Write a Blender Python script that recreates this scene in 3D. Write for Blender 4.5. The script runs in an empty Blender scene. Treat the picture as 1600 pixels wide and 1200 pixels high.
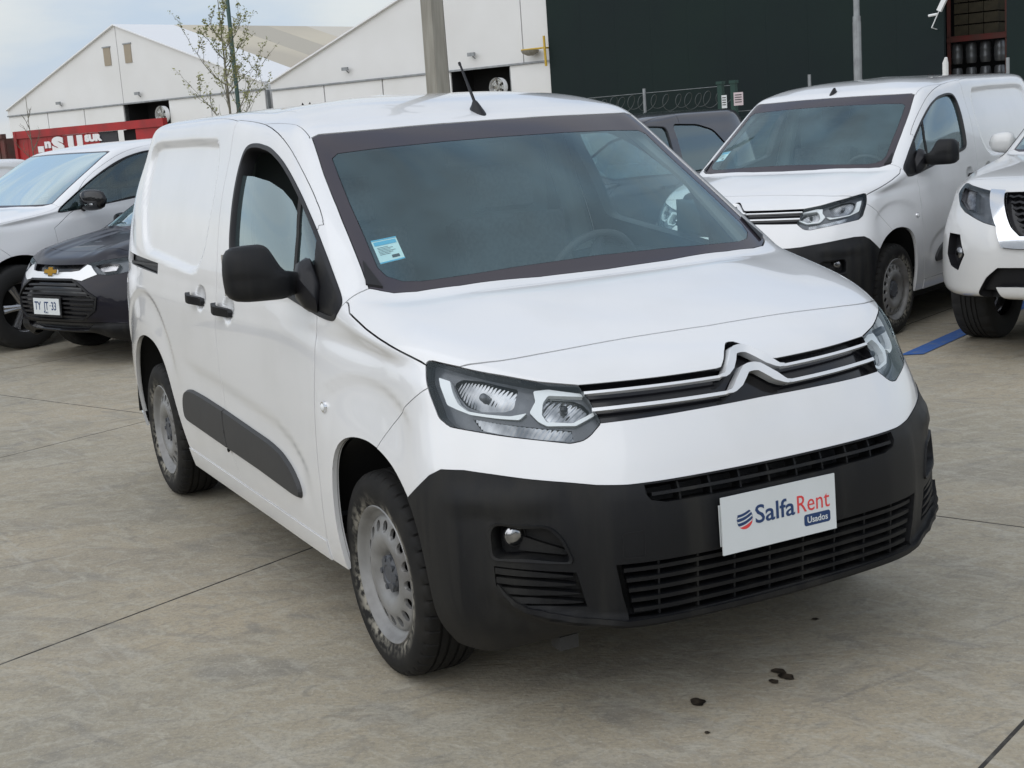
import bpy, bmesh, math, random
import numpy as np
from mathutils import Vector, Matrix
random.seed(7); np.random.seed(7)
S=bpy.context.scene; C=S.collection
# ------------------------------------------------------------------ camera
cd=bpy.data.cameras.new('camera'); cam=bpy.data.objects.new('camera',cd); C.objects.link(cam)
CAMLOC=(3.84500798,-2.33596982,1.67158679); YAW,PITCH,ROLL=[math.radians(a) for a in (153.00191998,-10.71151093,-4.09291225)]
cd.sensor_width=36; cd.lens=2148.277/1600*36; cd.clip_start=.05; cd.clip_end=3000
f=Vector((math.cos(YAW)*math.cos(PITCH),math.sin(YAW)*math.cos(PITCH),math.sin(PITCH))); r=Vector((math.sin(YAW),-math.cos(YAW),0)); u=r.cross(f)
c_,s_=math.cos(ROLL),math.sin(ROLL); r2=c_*r+s_*u; u2=-s_*r+c_*u
m=Matrix((r2,u2,-f)).transposed().to_4x4(); m.translation=Vector(CAMLOC); cam.matrix_world=m
S.camera=cam
# ------------------------------------------------------------------ world / sun / exposure
SUN_EL,SUN_AZ=math.radians(38),math.radians(-70)     # direction the light comes from (azimuth measured from +X towards +Y)
w=bpy.data.worlds.new('World'); S.world=w; w.use_nodes=True; nt=w.node_tree; nt.nodes.clear()
def nn(nt,t,**k):
    n=nt.nodes.new(t)
    for a,b in k.items(): setattr(n,a,b)
    return n
out=nn(nt,'ShaderNodeOutputWorld'); sky=nn(nt,'ShaderNodeTexSky',sky_type='NISHITA')
sky.sun_disc=False; sky.sun_elevation=SUN_EL; sky.sun_rotation=math.pi/2-SUN_AZ; sky.air_density=1.2; sky.dust_density=1.0; sky.altitude=100
bg1=nn(nt,'ShaderNodeBackground'); bg1.inputs[1].default_value=.13; nt.links.new(sky.outputs[0],bg1.inputs[0])
bg2=nn(nt,'ShaderNodeBackground'); bg2.inputs[0].default_value=(.79,.86,.97,1); bg2.inputs[1].default_value=.86
tc=nn(nt,'ShaderNodeTexCoord'); mp=nn(nt,'ShaderNodeMapping'); mp.inputs['Scale'].default_value=(1.0,1.0,3.2); mp.inputs['Location'].default_value=(.35,.2,.1)
nt.links.new(tc.outputs['Generated'],mp.inputs[0])
no=nn(nt,'ShaderNodeTexNoise'); no.inputs['Scale'].default_value=3.1; no.inputs['Detail'].default_value=9; no.inputs['Roughness'].default_value=.52; nt.links.new(mp.outputs[0],no.inputs[0])
cr=nn(nt,'ShaderNodeValToRGB'); e=cr.color_ramp.elements; e[0].position=.38; e[0].color=(.58,.69,.87,1); e[1].position=.60; e[1].color=(.87,.885,.905,1); q=e.new(.49); q.color=(.75,.80,.875,1)
nt.links.new(no.outputs[0],cr.inputs[0]); nt.links.new(cr.outputs[0],bg2.inputs[0]); mx=nn(nt,'ShaderNodeMixShader'); mx.inputs[0].default_value=.80
nt.links.new(bg1.outputs[0],mx.inputs[1]); nt.links.new(bg2.outputs[0],mx.inputs[2]); nt.links.new(mx.outputs[0],out.inputs[0])
sd=bpy.data.lights.new('sun','SUN'); sun=bpy.data.objects.new('sun',sd); C.objects.link(sun)
sd.energy=1.5; sd.angle=math.radians(100); sd.color=(1,.985,.965)
sun.rotation_euler=Vector((math.cos(SUN_EL)*math.cos(SUN_AZ),math.cos(SUN_EL)*math.sin(SUN_AZ),math.sin(SUN_EL))).to_track_quat('Z','Y').to_euler()
S.view_settings.view_transform='Standard'; S.view_settings.look='None'; S.view_settings.gamma=1; S.view_settings.exposure=.07; S.view_settings.use_curve_mapping=False
S.render.engine='CYCLES'; S.cycles.use_denoising=True; S.cycles.max_bounces=8; S.cycles.transparent_max_bounces=16; S.cycles.caustics_reflective=False; S.cycles.caustics_refractive=False
# ------------------------------------------------------------------ materials
def mat(name,col,rough=.5,metal=0,coat=0,spec=.5,alpha=None):
    m=bpy.data.materials.new(name); m.use_nodes=True; b=m.node_tree.nodes['Principled BSDF']
    b.inputs['Base Color'].default_value=(*col,1); b.inputs['Roughness'].default_value=rough; b.inputs['Metallic'].default_value=metal
    b.inputs['Coat Weight'].default_value=coat; b.inputs['Coat Roughness'].default_value=.03; b.inputs['Specular IOR Level'].default_value=spec
    return m
def noisecol(m,c2,scale=8,lo=.4,hi=.65,detail=6,coord='Object',stretch=(1,1,1),rough2=None,bump=0,bscale=None):
    """mix the base colour with c2 by noise"""
    nt=m.node_tree; b=nt.nodes['Principled BSDF']; c1=tuple(b.inputs['Base Color'].default_value)
    tc=nn(nt,'ShaderNodeTexCoord'); mp=nn(nt,'ShaderNodeMapping'); mp.inputs['Scale'].default_value=stretch; nt.links.new(tc.outputs[coord],mp.inputs[0])
    no=nn(nt,'ShaderNodeTexNoise'); no.inputs['Scale'].default_value=scale; no.inputs['Detail'].default_value=detail; nt.links.new(mp.outputs[0],no.inputs[0])
    mr=nn(nt,'ShaderNodeMapRange'); mr.inputs[1].default_value=lo; mr.inputs[2].default_value=hi; nt.links.new(no.outputs[0],mr.inputs[0])
    mi=nn(nt,'ShaderNodeMix',data_type='RGBA'); mi.inputs[6].default_value=c1; mi.inputs[7].default_value=(*c2,1)
    nt.links.new(mr.outputs[0],mi.inputs[0]); nt.links.new(mi.outputs[2],b.inputs['Base Color'])
    if rough2 is not None:
        r=nn(nt,'ShaderNodeMapRange'); r.inputs[3].default_value=b.inputs['Roughness'].default_value; r.inputs[4].default_value=rough2
        nt.links.new(mr.outputs[0],r.inputs[0]); nt.links.new(r.outputs[0],b.inputs['Roughness'])
    if bump:
        n2=nn(nt,'ShaderNodeTexNoise'); n2.inputs['Scale'].default_value=bscale or scale*6; n2.inputs['Detail'].default_value=4; nt.links.new(mp.outputs[0],n2.inputs[0])
        bu=nn(nt,'ShaderNodeBump'); bu.inputs['Strength'].default_value=1; bu.inputs['Distance'].default_value=bump; nt.links.new(n2.outputs[0],bu.inputs['Height']); nt.links.new(bu.outputs[0],b.inputs['Normal'])
    return m
def glassmat(name,tint,rough=.0,refl=1.0,film=None):
    """thin pane: fresnel mix of tinted transparency and mirror reflection (+ a diffuse film that paints in reflected haze)"""
    m=bpy.data.materials.new(name); m.use_nodes=True; nt=m.node_tree; nt.nodes.clear()
    o=nn(nt,'ShaderNodeOutputMaterial'); t=nn(nt,'ShaderNodeBsdfTransparent'); t.inputs[0].default_value=(*tint,1)
    g=nn(nt,'ShaderNodeBsdfGlossy'); g.inputs['Roughness'].default_value=rough; g.inputs[0].default_value=(.80,.95,1,1)
    fr=nn(nt,'ShaderNodeFresnel'); ge=nn(nt,'ShaderNodeNewGeometry'); io=nn(nt,'ShaderNodeMapRange'); io.inputs[3].default_value=1.5; io.inputs[4].default_value=1/1.5; nt.links.new(ge.outputs['Backfacing'],io.inputs[0]); nt.links.new(io.outputs[0],fr.inputs[0]); mu=nn(nt,'ShaderNodeMath',operation='MULTIPLY',use_clamp=True); mu.inputs[1].default_value=refl*1.7
    nt.links.new(fr.outputs[0],mu.inputs[0]); x=nn(nt,'ShaderNodeMixShader'); nt.links.new(mu.outputs[0],x.inputs[0]); nt.links.new(t.outputs[0],x.inputs[1]); nt.links.new(g.outputs[0],x.inputs[2])
    last=x
    if film:
        d=nn(nt,'ShaderNodeBsdfDiffuse'); d.inputs[0].default_value=(*film[0],1)  # even diffuse tint lightens the pane in place of reflected haze
        tc=nn(nt,'ShaderNodeTexCoord'); no=nn(nt,'ShaderNodeTexNoise'); no.inputs['Scale'].default_value=3; no.inputs['Detail'].default_value=6; nt.links.new(tc.outputs['Object'],no.inputs[0])
        mr=nn(nt,'ShaderNodeMapRange'); mr.inputs[1].default_value=.3; mr.inputs[2].default_value=.75; mr.inputs[3].default_value=film[1]*.5; mr.inputs[4].default_value=film[1]*1.5; nt.links.new(no.outputs[0],mr.inputs[0])
        y=nn(nt,'ShaderNodeMixShader'); nt.links.new(mr.outputs[0],y.inputs[0]); nt.links.new(x.outputs[0],y.inputs[1]); nt.links.new(d.outputs[0],y.inputs[2]); last=y
    nt.links.new(last.outputs[0],o.inputs[0]); return m
M={}
M['white']=noisecol(mat('white_paint',(.80,.805,.81),.25,coat=.9,spec=.5),(.75,.755,.755),3.2,.45,.75)
M['white2']=mat('far_white_paint',(.88,.885,.895),.3,coat=.6)
M['silver']=mat('pearl_white_paint',(.70,.70,.69),.28,.0,coat=.9)
M['navy']=mat('dark_blue_paint',(.004,.0035,.010),.3,0,coat=.35,spec=.25)
M['plum']=mat('dark_plum_paint',(.020,.016,.022),.3,.2,coat=1)
M['plastic']=noisecol(mat('black_plastic',(.007,.0075,.009),.44,spec=.28),(.026,.025,.022),1.0,.46,.80,8,stretch=(14,14,.8),rough2=.66,bump=.0006,bscale=700)
M['moulding']=noisecol(mat('grey_plastic_moulding',(.034,.035,.037),.5,spec=.4),(.055,.053,.050),3,.4,.8,6,rough2=.7)
M['black']=mat('black_trim',(.010,.010,.012),.42,spec=.35)
M['gloss']=mat('gloss_black',(.010,.010,.012),.12,spec=.5)
M['frit']=mat('ceramic_frit',(.042,.036,.046),.12,spec=.6)
M['dark']=mat('liner_black',(.008,.008,.008),.9)
M['seal']=mat('rubber_seal',(.012,.012,.012),.7)
M['chrome']=mat('chrome',(.86,.87,.88),.12,1)
M['satin']=mat('satin_chrome',(.80,.81,.82),.30,.25,coat=.6)
M['reflector']=noisecol(mat('lamp_reflector',(.52,.52,.53),.14,1),(.12,.125,.135),13,.35,.66,2)
M['lampgrey']=noisecol(mat('lamp_housing_grey',(.075,.078,.090),.3,.2,coat=.5),(.13,.135,.15),18,.4,.7,3)
nt=M['reflector'].node_tree; _w=nn(nt,'ShaderNodeTexWave'); _w.inputs['Scale'].default_value=38; _w.inputs['Distortion'].default_value=1.5; _t=nn(nt,'ShaderNodeTexCoord'); nt.links.new(_t.outputs['Object'],_w.inputs[0]); _b=nn(nt,'ShaderNodeBump'); _b.inputs['Distance'].default_value=.0009; nt.links.new(_w.outputs[1],_b.inputs['Height']); nt.links.new(_b.outputs[0],nt.nodes['Principled BSDF'].inputs['Normal'])
M['lampwhite']=mat('lamp_light_guide',(.86,.88,.88),.22)
M['lens']=glassmat('lamp_lens',(.93,.95,.96),refl=.35)
M['ws']=glassmat('windscreen_glass',(.86,.96,.95),refl=.85,film=((.36,.60,.70),.10))
M['side']=glassmat('side_glass',(.80,.96,.94),refl=1.5,film=((.30,.50,.50),.04))
M['sidedark']=glassmat('dark_side_glass',(.30,.36,.36),refl=1.3)
M['interior']=mat('interior_grey',(.045,.048,.052),.75)
M['interior2']=mat('interior_light_trim',(.22,.24,.24),.75)
M['seat']=noisecol(mat('seat_cloth',(.035,.037,.042),.85),(.06,.062,.068),60,.4,.6)
M['blackseat']=mat('bulkhead_grey',(.11,.125,.13),.8)
M['steel']=noisecol(mat('silver_wheel_paint',(.28,.28,.275),.42,.3),(.12,.11,.10),7,.4,.75,8,rough2=.55)
M['alloy']=mat('alloy',(.62,.62,.63),.25,.9)
M['brake']=mat('brake_dark',(.012,.011,.010),.8)
M['hubcap']=mat('hub_cap_grey',(.07,.075,.085),.5)
M['amber']=mat('amber',(.75,.30,.05),.3)
M['paper']=mat('sticker_paper',(.72,.88,.88),.5)
M['cyan']=mat('sticker_blue',(.10,.48,.72),.5)
M['board']=noisecol(mat('white_board',(.72,.75,.76),.4),(.68,.71,.71),4)
M['ink']=mat('navy_ink',(.015,.045,.14),.5)
M['red']=mat('red_ink',(.72,.06,.06),.5)
M['gold']=mat('gold_badge',(.65,.36,.05),.3,.7)
def tyremat():
    m=mat('tyre_rubber',(.026,.025,.024),.75,spec=.3); nt=m.node_tree; b=nt.nodes['Principled BSDF']
    tc=nn(nt,'ShaderNodeTexCoord'); sx=nn(nt,'ShaderNodeSeparateXYZ'); nt.links.new(tc.outputs['Object'],sx.inputs[0])
    cx=nn(nt,'ShaderNodeCombineXYZ'); nt.links.new(sx.outputs[0],cx.inputs[0]); nt.links.new(sx.outputs[2],cx.inputs[2])
    ln=nn(nt,'ShaderNodeVectorMath',operation='LENGTH'); nt.links.new(cx.outputs[0],ln.inputs[0])
    band=nn(nt,'ShaderNodeValToRGB'); e=band.color_ramp.elements; e[0].position=.228; e[0].color=(1,1,1,1); e[1].position=.266; e[1].color=(0,0,0,1)
    nt.links.new(ln.outputs['Value'],band.inputs[0])
    no=nn(nt,'ShaderNodeTexNoise'); no.inputs['Scale'].default_value=42; no.inputs['Detail'].default_value=6; nt.links.new(tc.outputs['Object'],no.inputs[0])
    mr=nn(nt,'ShaderNodeMapRange'); mr.inputs[1].default_value=.40; mr.inputs[2].default_value=.58; nt.links.new(no.outputs[0],mr.inputs[0])
    n3=nn(nt,'ShaderNodeTexNoise'); n3.inputs['Scale'].default_value=5; nt.links.new(tc.outputs['Object'],n3.inputs[0])
    m3=nn(nt,'ShaderNodeMapRange'); m3.inputs[1].default_value=.30; m3.inputs[2].default_value=.52; nt.links.new(n3.outputs[0],m3.inputs[0])
    a=nn(nt,'ShaderNodeMath',operation='MULTIPLY'); nt.links.new(band.outputs[0],a.inputs[0]); nt.links.new(mr.outputs[0],a.inputs[1])
    a2=nn(nt,'ShaderNodeMath',operation='MULTIPLY'); nt.links.new(a.outputs[0],a2.inputs[0]); nt.links.new(m3.outputs[0],a2.inputs[1])
    mi=nn(nt,'ShaderNodeMix',data_type='RGBA'); mi.inputs[6].default_value=(.010,.0098,.0095,1); mi.inputs[7].default_value=(.33,.31,.26,1); nt.links.new(a2.outputs[0],mi.inputs[0])
    n4=nn(nt,'ShaderNodeTexNoise'); n4.inputs['Scale'].default_value=9; n4.inputs['Detail'].default_value=8; nt.links.new(tc.outputs['Object'],n4.inputs[0])
    m4=nn(nt,'ShaderNodeMapRange'); m4.inputs[1].default_value=.45; m4.inputs[2].default_value=.8; m4.inputs[4].default_value=.3; nt.links.new(n4.outputs[0],m4.inputs[0])
    mj=nn(nt,'ShaderNodeMix',data_type='RGBA'); mj.inputs[7].default_value=(.055,.049,.040,1); nt.links.new(mi.outputs[2],mj.inputs[6]); nt.links.new(m4.outputs[0],mj.inputs[0])
    nt.links.new(mj.outputs[2],b.inputs['Base Color']); return m
M['tyre']=tyremat()
def concrete(name,base,warm,darkc,seedoff):
    m=mat(name,base,.82,spec=.3); nt=m.node_tree; b=nt.nodes['Principled BSDF']; L=nt.links.new
    g=nn(nt,'ShaderNodeNewGeometry'); 
    m0=nn(nt,'ShaderNodeMapping'); m0.inputs['Rotation'].default_value=(0,0,math.radians(-63)); m0.inputs['Location'].default_value=(seedoff,seedoff*.7,0); L(g.outputs['Position'],m0.inputs[0])
    def noise(scale,det,stretch=(1,1,1),rot=0,dist=0):
        v=m0.outputs[0]
        if rot: mq=nn(nt,'ShaderNodeMapping'); mq.inputs['Rotation'].default_value=(0,0,rot); L(v,mq.inputs[0]); v=mq.outputs[0]
        mp=nn(nt,'ShaderNodeMapping'); mp.inputs['Scale'].default_value=stretch; L(v,mp.inputs[0])
        n=nn(nt,'ShaderNodeTexNoise'); n.inputs['Scale'].default_value=scale; n.inputs['Detail'].default_value=det; n.inputs['Distortion'].default_value=dist; L(mp.outputs[0],n.inputs[0]); return n.outputs[0]
    def mr(s,a,b_,c=0,d=1):
        x=nn(nt,'ShaderNodeMapRange'); x.inputs[1].default_value=a; x.inputs[2].default_value=b_; x.inputs[3].default_value=c; x.inputs[4].default_value=d; L(s,x.inputs[0]); return x.outputs[0]
    def mix(f,a,b_):
        x=nn(nt,'ShaderNodeMix',data_type='RGBA'); L(f,x.inputs[0])
        for i,v in ((6,a),(7,b_)):
            if isinstance(v,tuple): x.inputs[i].default_value=(*v,1)
            else: L(v,x.inputs[i])
        return x.outputs[2]
    c=mix(mr(noise(.55,8,(1,1.3,1),0,.5),.36,.66),base,warm)
    c=mix(mr(noise(1.0,12,(1,1.7,1),.3,.9),.46,.72,0,.62),c,darkc)
    c=mix(mr(noise(2.4,13,(1,2.4,1),-.35,1.6),.50,.70,0,.48),c,(.46,.432,.36))
    c=mix(mr(noise(1.9,13,(1,2.1,1),.45,1.9),.54,.72,0,.48),c,(.18,.177,.168))
    c=mix(mr(noise(7,13,(1,1.9,1),.6,1.8),.50,.66,0,.50),c,(.46,.43,.35))
    c=mix(mr(noise(8,13,(1,1.8,1),-.7,1.6),.54,.72,0,.42),c,(.195,.185,.163))
    c=mix(mr(noise(1.1,14,(1,9,1),1.0,.7),.60,.72,0,.45),c,(.48,.455,.39))
    c=mix(mr(noise(1.3,14,(1,11,1),-.5,.6),.61,.73,0,.40),c,(.15,.148,.142))
    c=mix(mr(noise(60,7),.48,.70,0,.50),c,darkc)
    c=mix(mr(noise(95,5),.56,.70,0,.45),c,(.50,.47,.40))
    c=mix(mr(noise(170,3),.62,.74,0,.5),c,(.10,.09,.075))
    wv=nn(nt,'ShaderNodeTexWave',wave_type='RINGS'); wv.inputs['Scale'].default_value=1.1; wv.inputs['Distortion'].default_value=9; wv.inputs['Detail'].default_value=5; wv.inputs['Detail Scale'].default_value=1.4; L(g.outputs['Position'],wv.inputs[0])
    c=mix(mr(wv.outputs[1],.93,1.0,0,.10),c,(.40,.37,.31))
    L(c,b.inputs['Base Color'])
    L(mr(noise(3,8),.3,.7,.62,.92),b.inputs['Roughness'])
    bu=nn(nt,'ShaderNodeBump'); bu.inputs['Distance'].default_value=.004; bu.inputs['Strength'].default_value=.6
    ad=nn(nt,'ShaderNodeMath',operation='ADD'); L(noise(60,6),ad.inputs[0]); L(noise(9,8,(1,4,1),.1,1),ad.inputs[1]); L(ad.outputs[0],bu.inputs['Height']); L(bu.outputs[0],b.inputs['Normal'])
    return m
M['conc']=concrete('concrete_slab',(.340,.305,.232),(.410,.350,.255),(.240,.222,.185),0)
M['conc_far']=concrete('concrete_far',(.40,.35,.27),(.44,.385,.29),(.31,.28,.225),5)
# ------------------------------------------------------------------ object helpers
def link(name,me,parent=None,loc=None):
    o=bpy.data.objects.new(name,me); C.objects.link(o)
    if parent is not None: o.parent=parent
    if loc is not None: o.location=loc
    return o
def empty(name,label,cat,loc=(0,0,0),rz=0,group=None,sc=None):
    o=bpy.data.objects.new(name,None); C.objects.link(o); o.location=loc; o.rotation_euler=(0,0,rz); o.empty_display_size=.3
    tag(o,label,cat,group); return o
def tag(o,label=None,cat=None,group=None,kind=None):
    if label: o['label']=label
    if cat: o['category']=cat
    if group: o['group']=group
    if kind: o['kind']=kind
    return o
def mk(name,V,F,mt,parent=None,smooth=True,angle=None):
    me=bpy.data.meshes.new(name); me.from_pydata([tuple(map(float,v)) for v in V],[],[tuple(map(int,q)) for q in F]); me.validate(verbose=False)
    for x in (mt if isinstance(mt,(list,tuple)) else [mt]): me.materials.append(x)
    if smooth:
        me.polygons.foreach_set('use_smooth',[True]*len(me.polygons))
        if angle:
            bm=bmesh.new(); bm.from_mesh(me); bm.normal_update()
            for e in bm.edges:
                if len(e.link_faces)==2 and e.calc_face_angle(0)>math.radians(angle): e.smooth=False
            bm.to_mesh(me); bm.free()
    me.update(); return link(name,me,parent)
def box(bm,lo,hi,mtx=None):
    vs=[bm.verts.new((x,y,z)) for x in (lo[0],hi[0]) for y in (lo[1],hi[1]) for z in (lo[2],hi[2])]
    if mtx is not None:
        for v in vs: v.co=mtx@v.co
    for q in ((0,1,3,2),(4,6,7,5),(0,4,5,1),(2,3,7,6),(0,2,6,4),(1,5,7,3)): bm.faces.new([vs[i] for i in q])
def bobj(name,bm,mt,parent=None,bevel=0,seg=2,smooth=True,angle=35):
    if bevel: bmesh.ops.bevel(bm,geom=[e for e in bm.edges if len(e.link_faces)==2 and e.calc_face_angle(0)>.6],offset=bevel,segments=seg,affect='EDGES',profile=.5,clamp_overlap=True)
    bmesh.ops.recalc_face_normals(bm,faces=bm.faces[:])
    bm.normal_update()
    for e in bm.edges:
        if len(e.link_faces)==2 and e.calc_face_angle(0)>math.radians(angle): e.smooth=False
    for q in bm.faces: q.smooth=smooth
    me=bpy.data.meshes.new(name); bm.to_mesh(me); bm.free()
    for x in (mt if isinstance(mt,(list,tuple)) else [mt]): me.materials.append(x)
    return link(name,me,parent)
def boxobj(name,lo,hi,mt,parent=None,bevel=.004,mtx=None,seg=2):
    bm=bmesh.new(); box(bm,lo,hi,mtx); return bobj(name,bm,mt,parent,bevel,seg)
def lathe(prof,n=96,axis='y'):
    """prof: list of (axial, radius). closed revolve around local Y"""
    V=[];F=[];k=len(prof)
    for i in range(n):
        a=2*math.pi*i/n
        for (y,rr) in prof: V.append((rr*math.cos(a),y,rr*math.sin(a)))
    for i in range(n):
        j=(i+1)%n
        for q in range(k-1): F.append((i*k+q,i*k+q+1,j*k+q+1,j*k+q))
    return V,F
def tube(bm,pts,rad,n=8,cap=True):
    pts=[Vector(p) for p in pts]; rs=rad if isinstance(rad,(list,tuple)) else [rad]*len(pts); rings=[]
    t0=(pts[1]-pts[0]).normalized(); up=Vector((0,0,1)) if abs(t0.z)<.9 else Vector((1,0,0)); a=t0.cross(up).normalized()
    for i,p in enumerate(pts):
        t=((pts[min(i+1,len(pts)-1)]-pts[max(i-1,0)])).normalized(); a=(a-t*a.dot(t)).normalized(); b=t.cross(a)
        rings.append([bm.verts.new(p+(a*math.cos(2*math.pi*k/n)+b*math.sin(2*math.pi*k/n))*rs[i]) for k in range(n)])
    for i in range(len(rings)-1):
        for k in range(n): bm.faces.new((rings[i][k],rings[i][(k+1)%n],rings[i+1][(k+1)%n],rings[i+1][k]))
    if cap: bm.faces.new(rings[0][::-1]); bm.faces.new(rings[-1])
def textmesh(name,txt,size,mt,parent,mtx,bold=0,extrude=.0008,align='LEFT',sx=1):
    cu=bpy.data.curves.new(name,'FONT'); cu.body=txt; cu.size=size; cu.extrude=extrude; cu.offset=bold; cu.align_x=align; cu.resolution_u=3
    t=bpy.data.objects.new(name+'_tmp',cu); C.objects.link(t); dg=bpy.context.evaluated_depsgraph_get(); dg.update()
    me=bpy.data.meshes.new_from_object(t.evaluated_get(dg)); bpy.data.objects.remove(t); bpy.data.curves.remove(cu)
    me.transform(mtx@Matrix.Diagonal((sx,1,1,1))); me.materials.clear(); me.materials.append(mt); me.name=name
    return link(name,me,parent)
def copy_tree(root,loc,rz,label,group,skip=(),remap=None,scale=None):
    c=root.copy(); C.objects.link(c); c.location=loc; c.rotation_euler=(0,0,rz); c['label']=label
    if scale: c.scale=scale
    if group: c['group']=group
    for ch in list(root.children):
        if ch.name.split('.')[0] in skip: continue
        d=ch.copy(); C.objects.link(d); d.parent=c
        for g in list(ch.children):
            if g.name.split('.')[0] in skip: continue
            h=g.copy(); C.objects.link(h); h.parent=d
    return c
# ------------------------------------------------------------------ body surface: control rows, splines
def interpctl(P):
    n=len(P); A=np.zeros((n,n))
    for i in range(n):
        if 0<i<n-1: A[i,i-1:i+2]=[1/6,4/6,1/6]
        else: A[i,i]=1
    return np.linalg.solve(A,P.reshape(n,-1)).reshape(P.shape)
def bspl(Cc,t):
    n=len(Cc); E=np.concatenate([[2*Cc[0]-Cc[1]],Cc,[2*Cc[-1]-Cc[-2]]])
    i=np.minimum(np.floor(t).astype(int),n-2); ff=t-i
    b=[(1-ff)**3/6,(3*ff**3-6*ff**2+4)/6,(-3*ff**3+3*ff**2+3*ff+1)/6,ff**3/6]
    sh=(-1,)+(1,)*(Cc.ndim-1)
    return sum(b[k].reshape(sh)*E[i+k] for k in range(4))
def dens(P,t,soft): return bspl(interpctl(P)*(1-soft)+P*soft,t)
def tvals(P,step):
    L=np.sqrt(((P[1:]-P[:-1])**2).sum(-1)).max(1); t=[]
    for i,l in enumerate(L):
        m=max(1,int(round(l/step))); t+=[i+j/m for j in range(m)]
    return np.array(t+[len(P)-1.])
LX=[.25,0,-.35,-.9,-1.5,-2.1,-2.785,-3.15]
def ctlgrid(FRT):
    G=[]
    for c0,c2,c3,c4,c5,c6,sz,sy,xr in FRT:
        row=[(c0[0],0,c0[1]),(c0[0]-.25*(c0[0]-c2[0]) if c2[1]>0 else c0[0],c2[1]*.55,c0[1]+(c2[2]-c0[1])*.3),c2,c3,c4,c5,c6]
        for i,x in enumerate(LX):
            t=(.45-x)/3.83; X=c6[0]+(xr-c6[0])*t; q=min(1,t/.22); w=q*q*(3-2*q)
            y=c6[1]+(sy-c6[1])*w-(.018 if i==7 and sy>0 else 0); row.append((X,y,c6[2]+(sz-c6[2])*q))
        s=min(1,sy/.7)
        row+=[(xr,sy-.055*s,sz),(xr-.085*s,sy-.15*s,sz),(xr-.12*s,sy*.55,sz),(xr-.13*s,0,sz)]
        G.append(row)
    return np.array(G,float)
def master(FRT,step,soft=.25,warp=None):
    G=ctlgrid(FRT)
    if warp: G=warp(G)
    a=G[:,1:3][:,::-1].copy(); a[...,1]*=-1; b=G[:,-3:-1][:,::-1].copy(); b[...,1]*=-1
    Gt=np.swapaxes(np.concatenate([a,G,b],1),0,1)
    t=tvals(Gt,step); t=t[(t>=2)&(t<=len(Gt)-3)]
    D=np.swapaxes(dens(Gt,t,soft),0,1); s=tvals(D,step)
    D=dens(D,s,soft); D[:,0,1]=0; D[:,-1,1]=0; D[-1,:,1]=0
    return D
def gridnormals(D):
    du=np.gradient(D,axis=1); dv=np.gradient(D,axis=0)
    du[:,0,1]=du[:,0,1]; n=np.cross(du,dv)      # outward for this winding (checked below)
    l=np.linalg.norm(n,axis=-1,keepdims=True); l[l<1e-9]=1; n=n/l
    # centreline: force symmetric normals
    for c in (0,-1): n[:,c,1]=0
    n[-1,:,:]=(0,0,1)
    l=np.linalg.norm(n,axis=-1,keepdims=True); l[l<1e-9]=1
    return n/l
def sstep(a,b,x):
    t=np.clip((x-a)/(b-a),0,1); return t*t*(3-2*t)
def polysd(P,poly):
    """signed distance (+ inside) of 2D points to polygon"""
    P=np.asarray(P,float); d=np.full(len(P),1e9); ins=np.zeros(len(P),bool); n=len(poly)
    for i in range(n):
        a=np.array(poly[i]); b=np.array(poly[(i+1)%n]); e=b-a; t=np.clip(((P-a)@e)/(e@e+1e-12),0,1)
        d=np.minimum(d,np.hypot(*(P-(a+t[:,None]*e)).T))
        c=((a[1]>P[:,1])!=(b[1]>P[:,1])); 
        with np.errstate(divide='ignore',invalid='ignore'): xx=(b[0]-a[0])*(P[:,1]-a[1])/(b[1]-a[1]+1e-15)+a[0]
        ins^=c&(P[:,0]<xx)
    return np.where(ins,d,-d)
def inpoly(P,poly): return polysd(P,poly)>0
PR={'S':lambda X:X[...,[0,2]],'F':lambda X:X[...,[1,2]],'T':lambda X:X[...,[0,1]],'C':lambda X:np.stack([(X[...,1]-X[...,0])*.70710678,X[...,2]],-1)}
def P2(kind,pts): return [tuple(q) for q in PR[kind](np.array(pts,float))]
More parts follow.
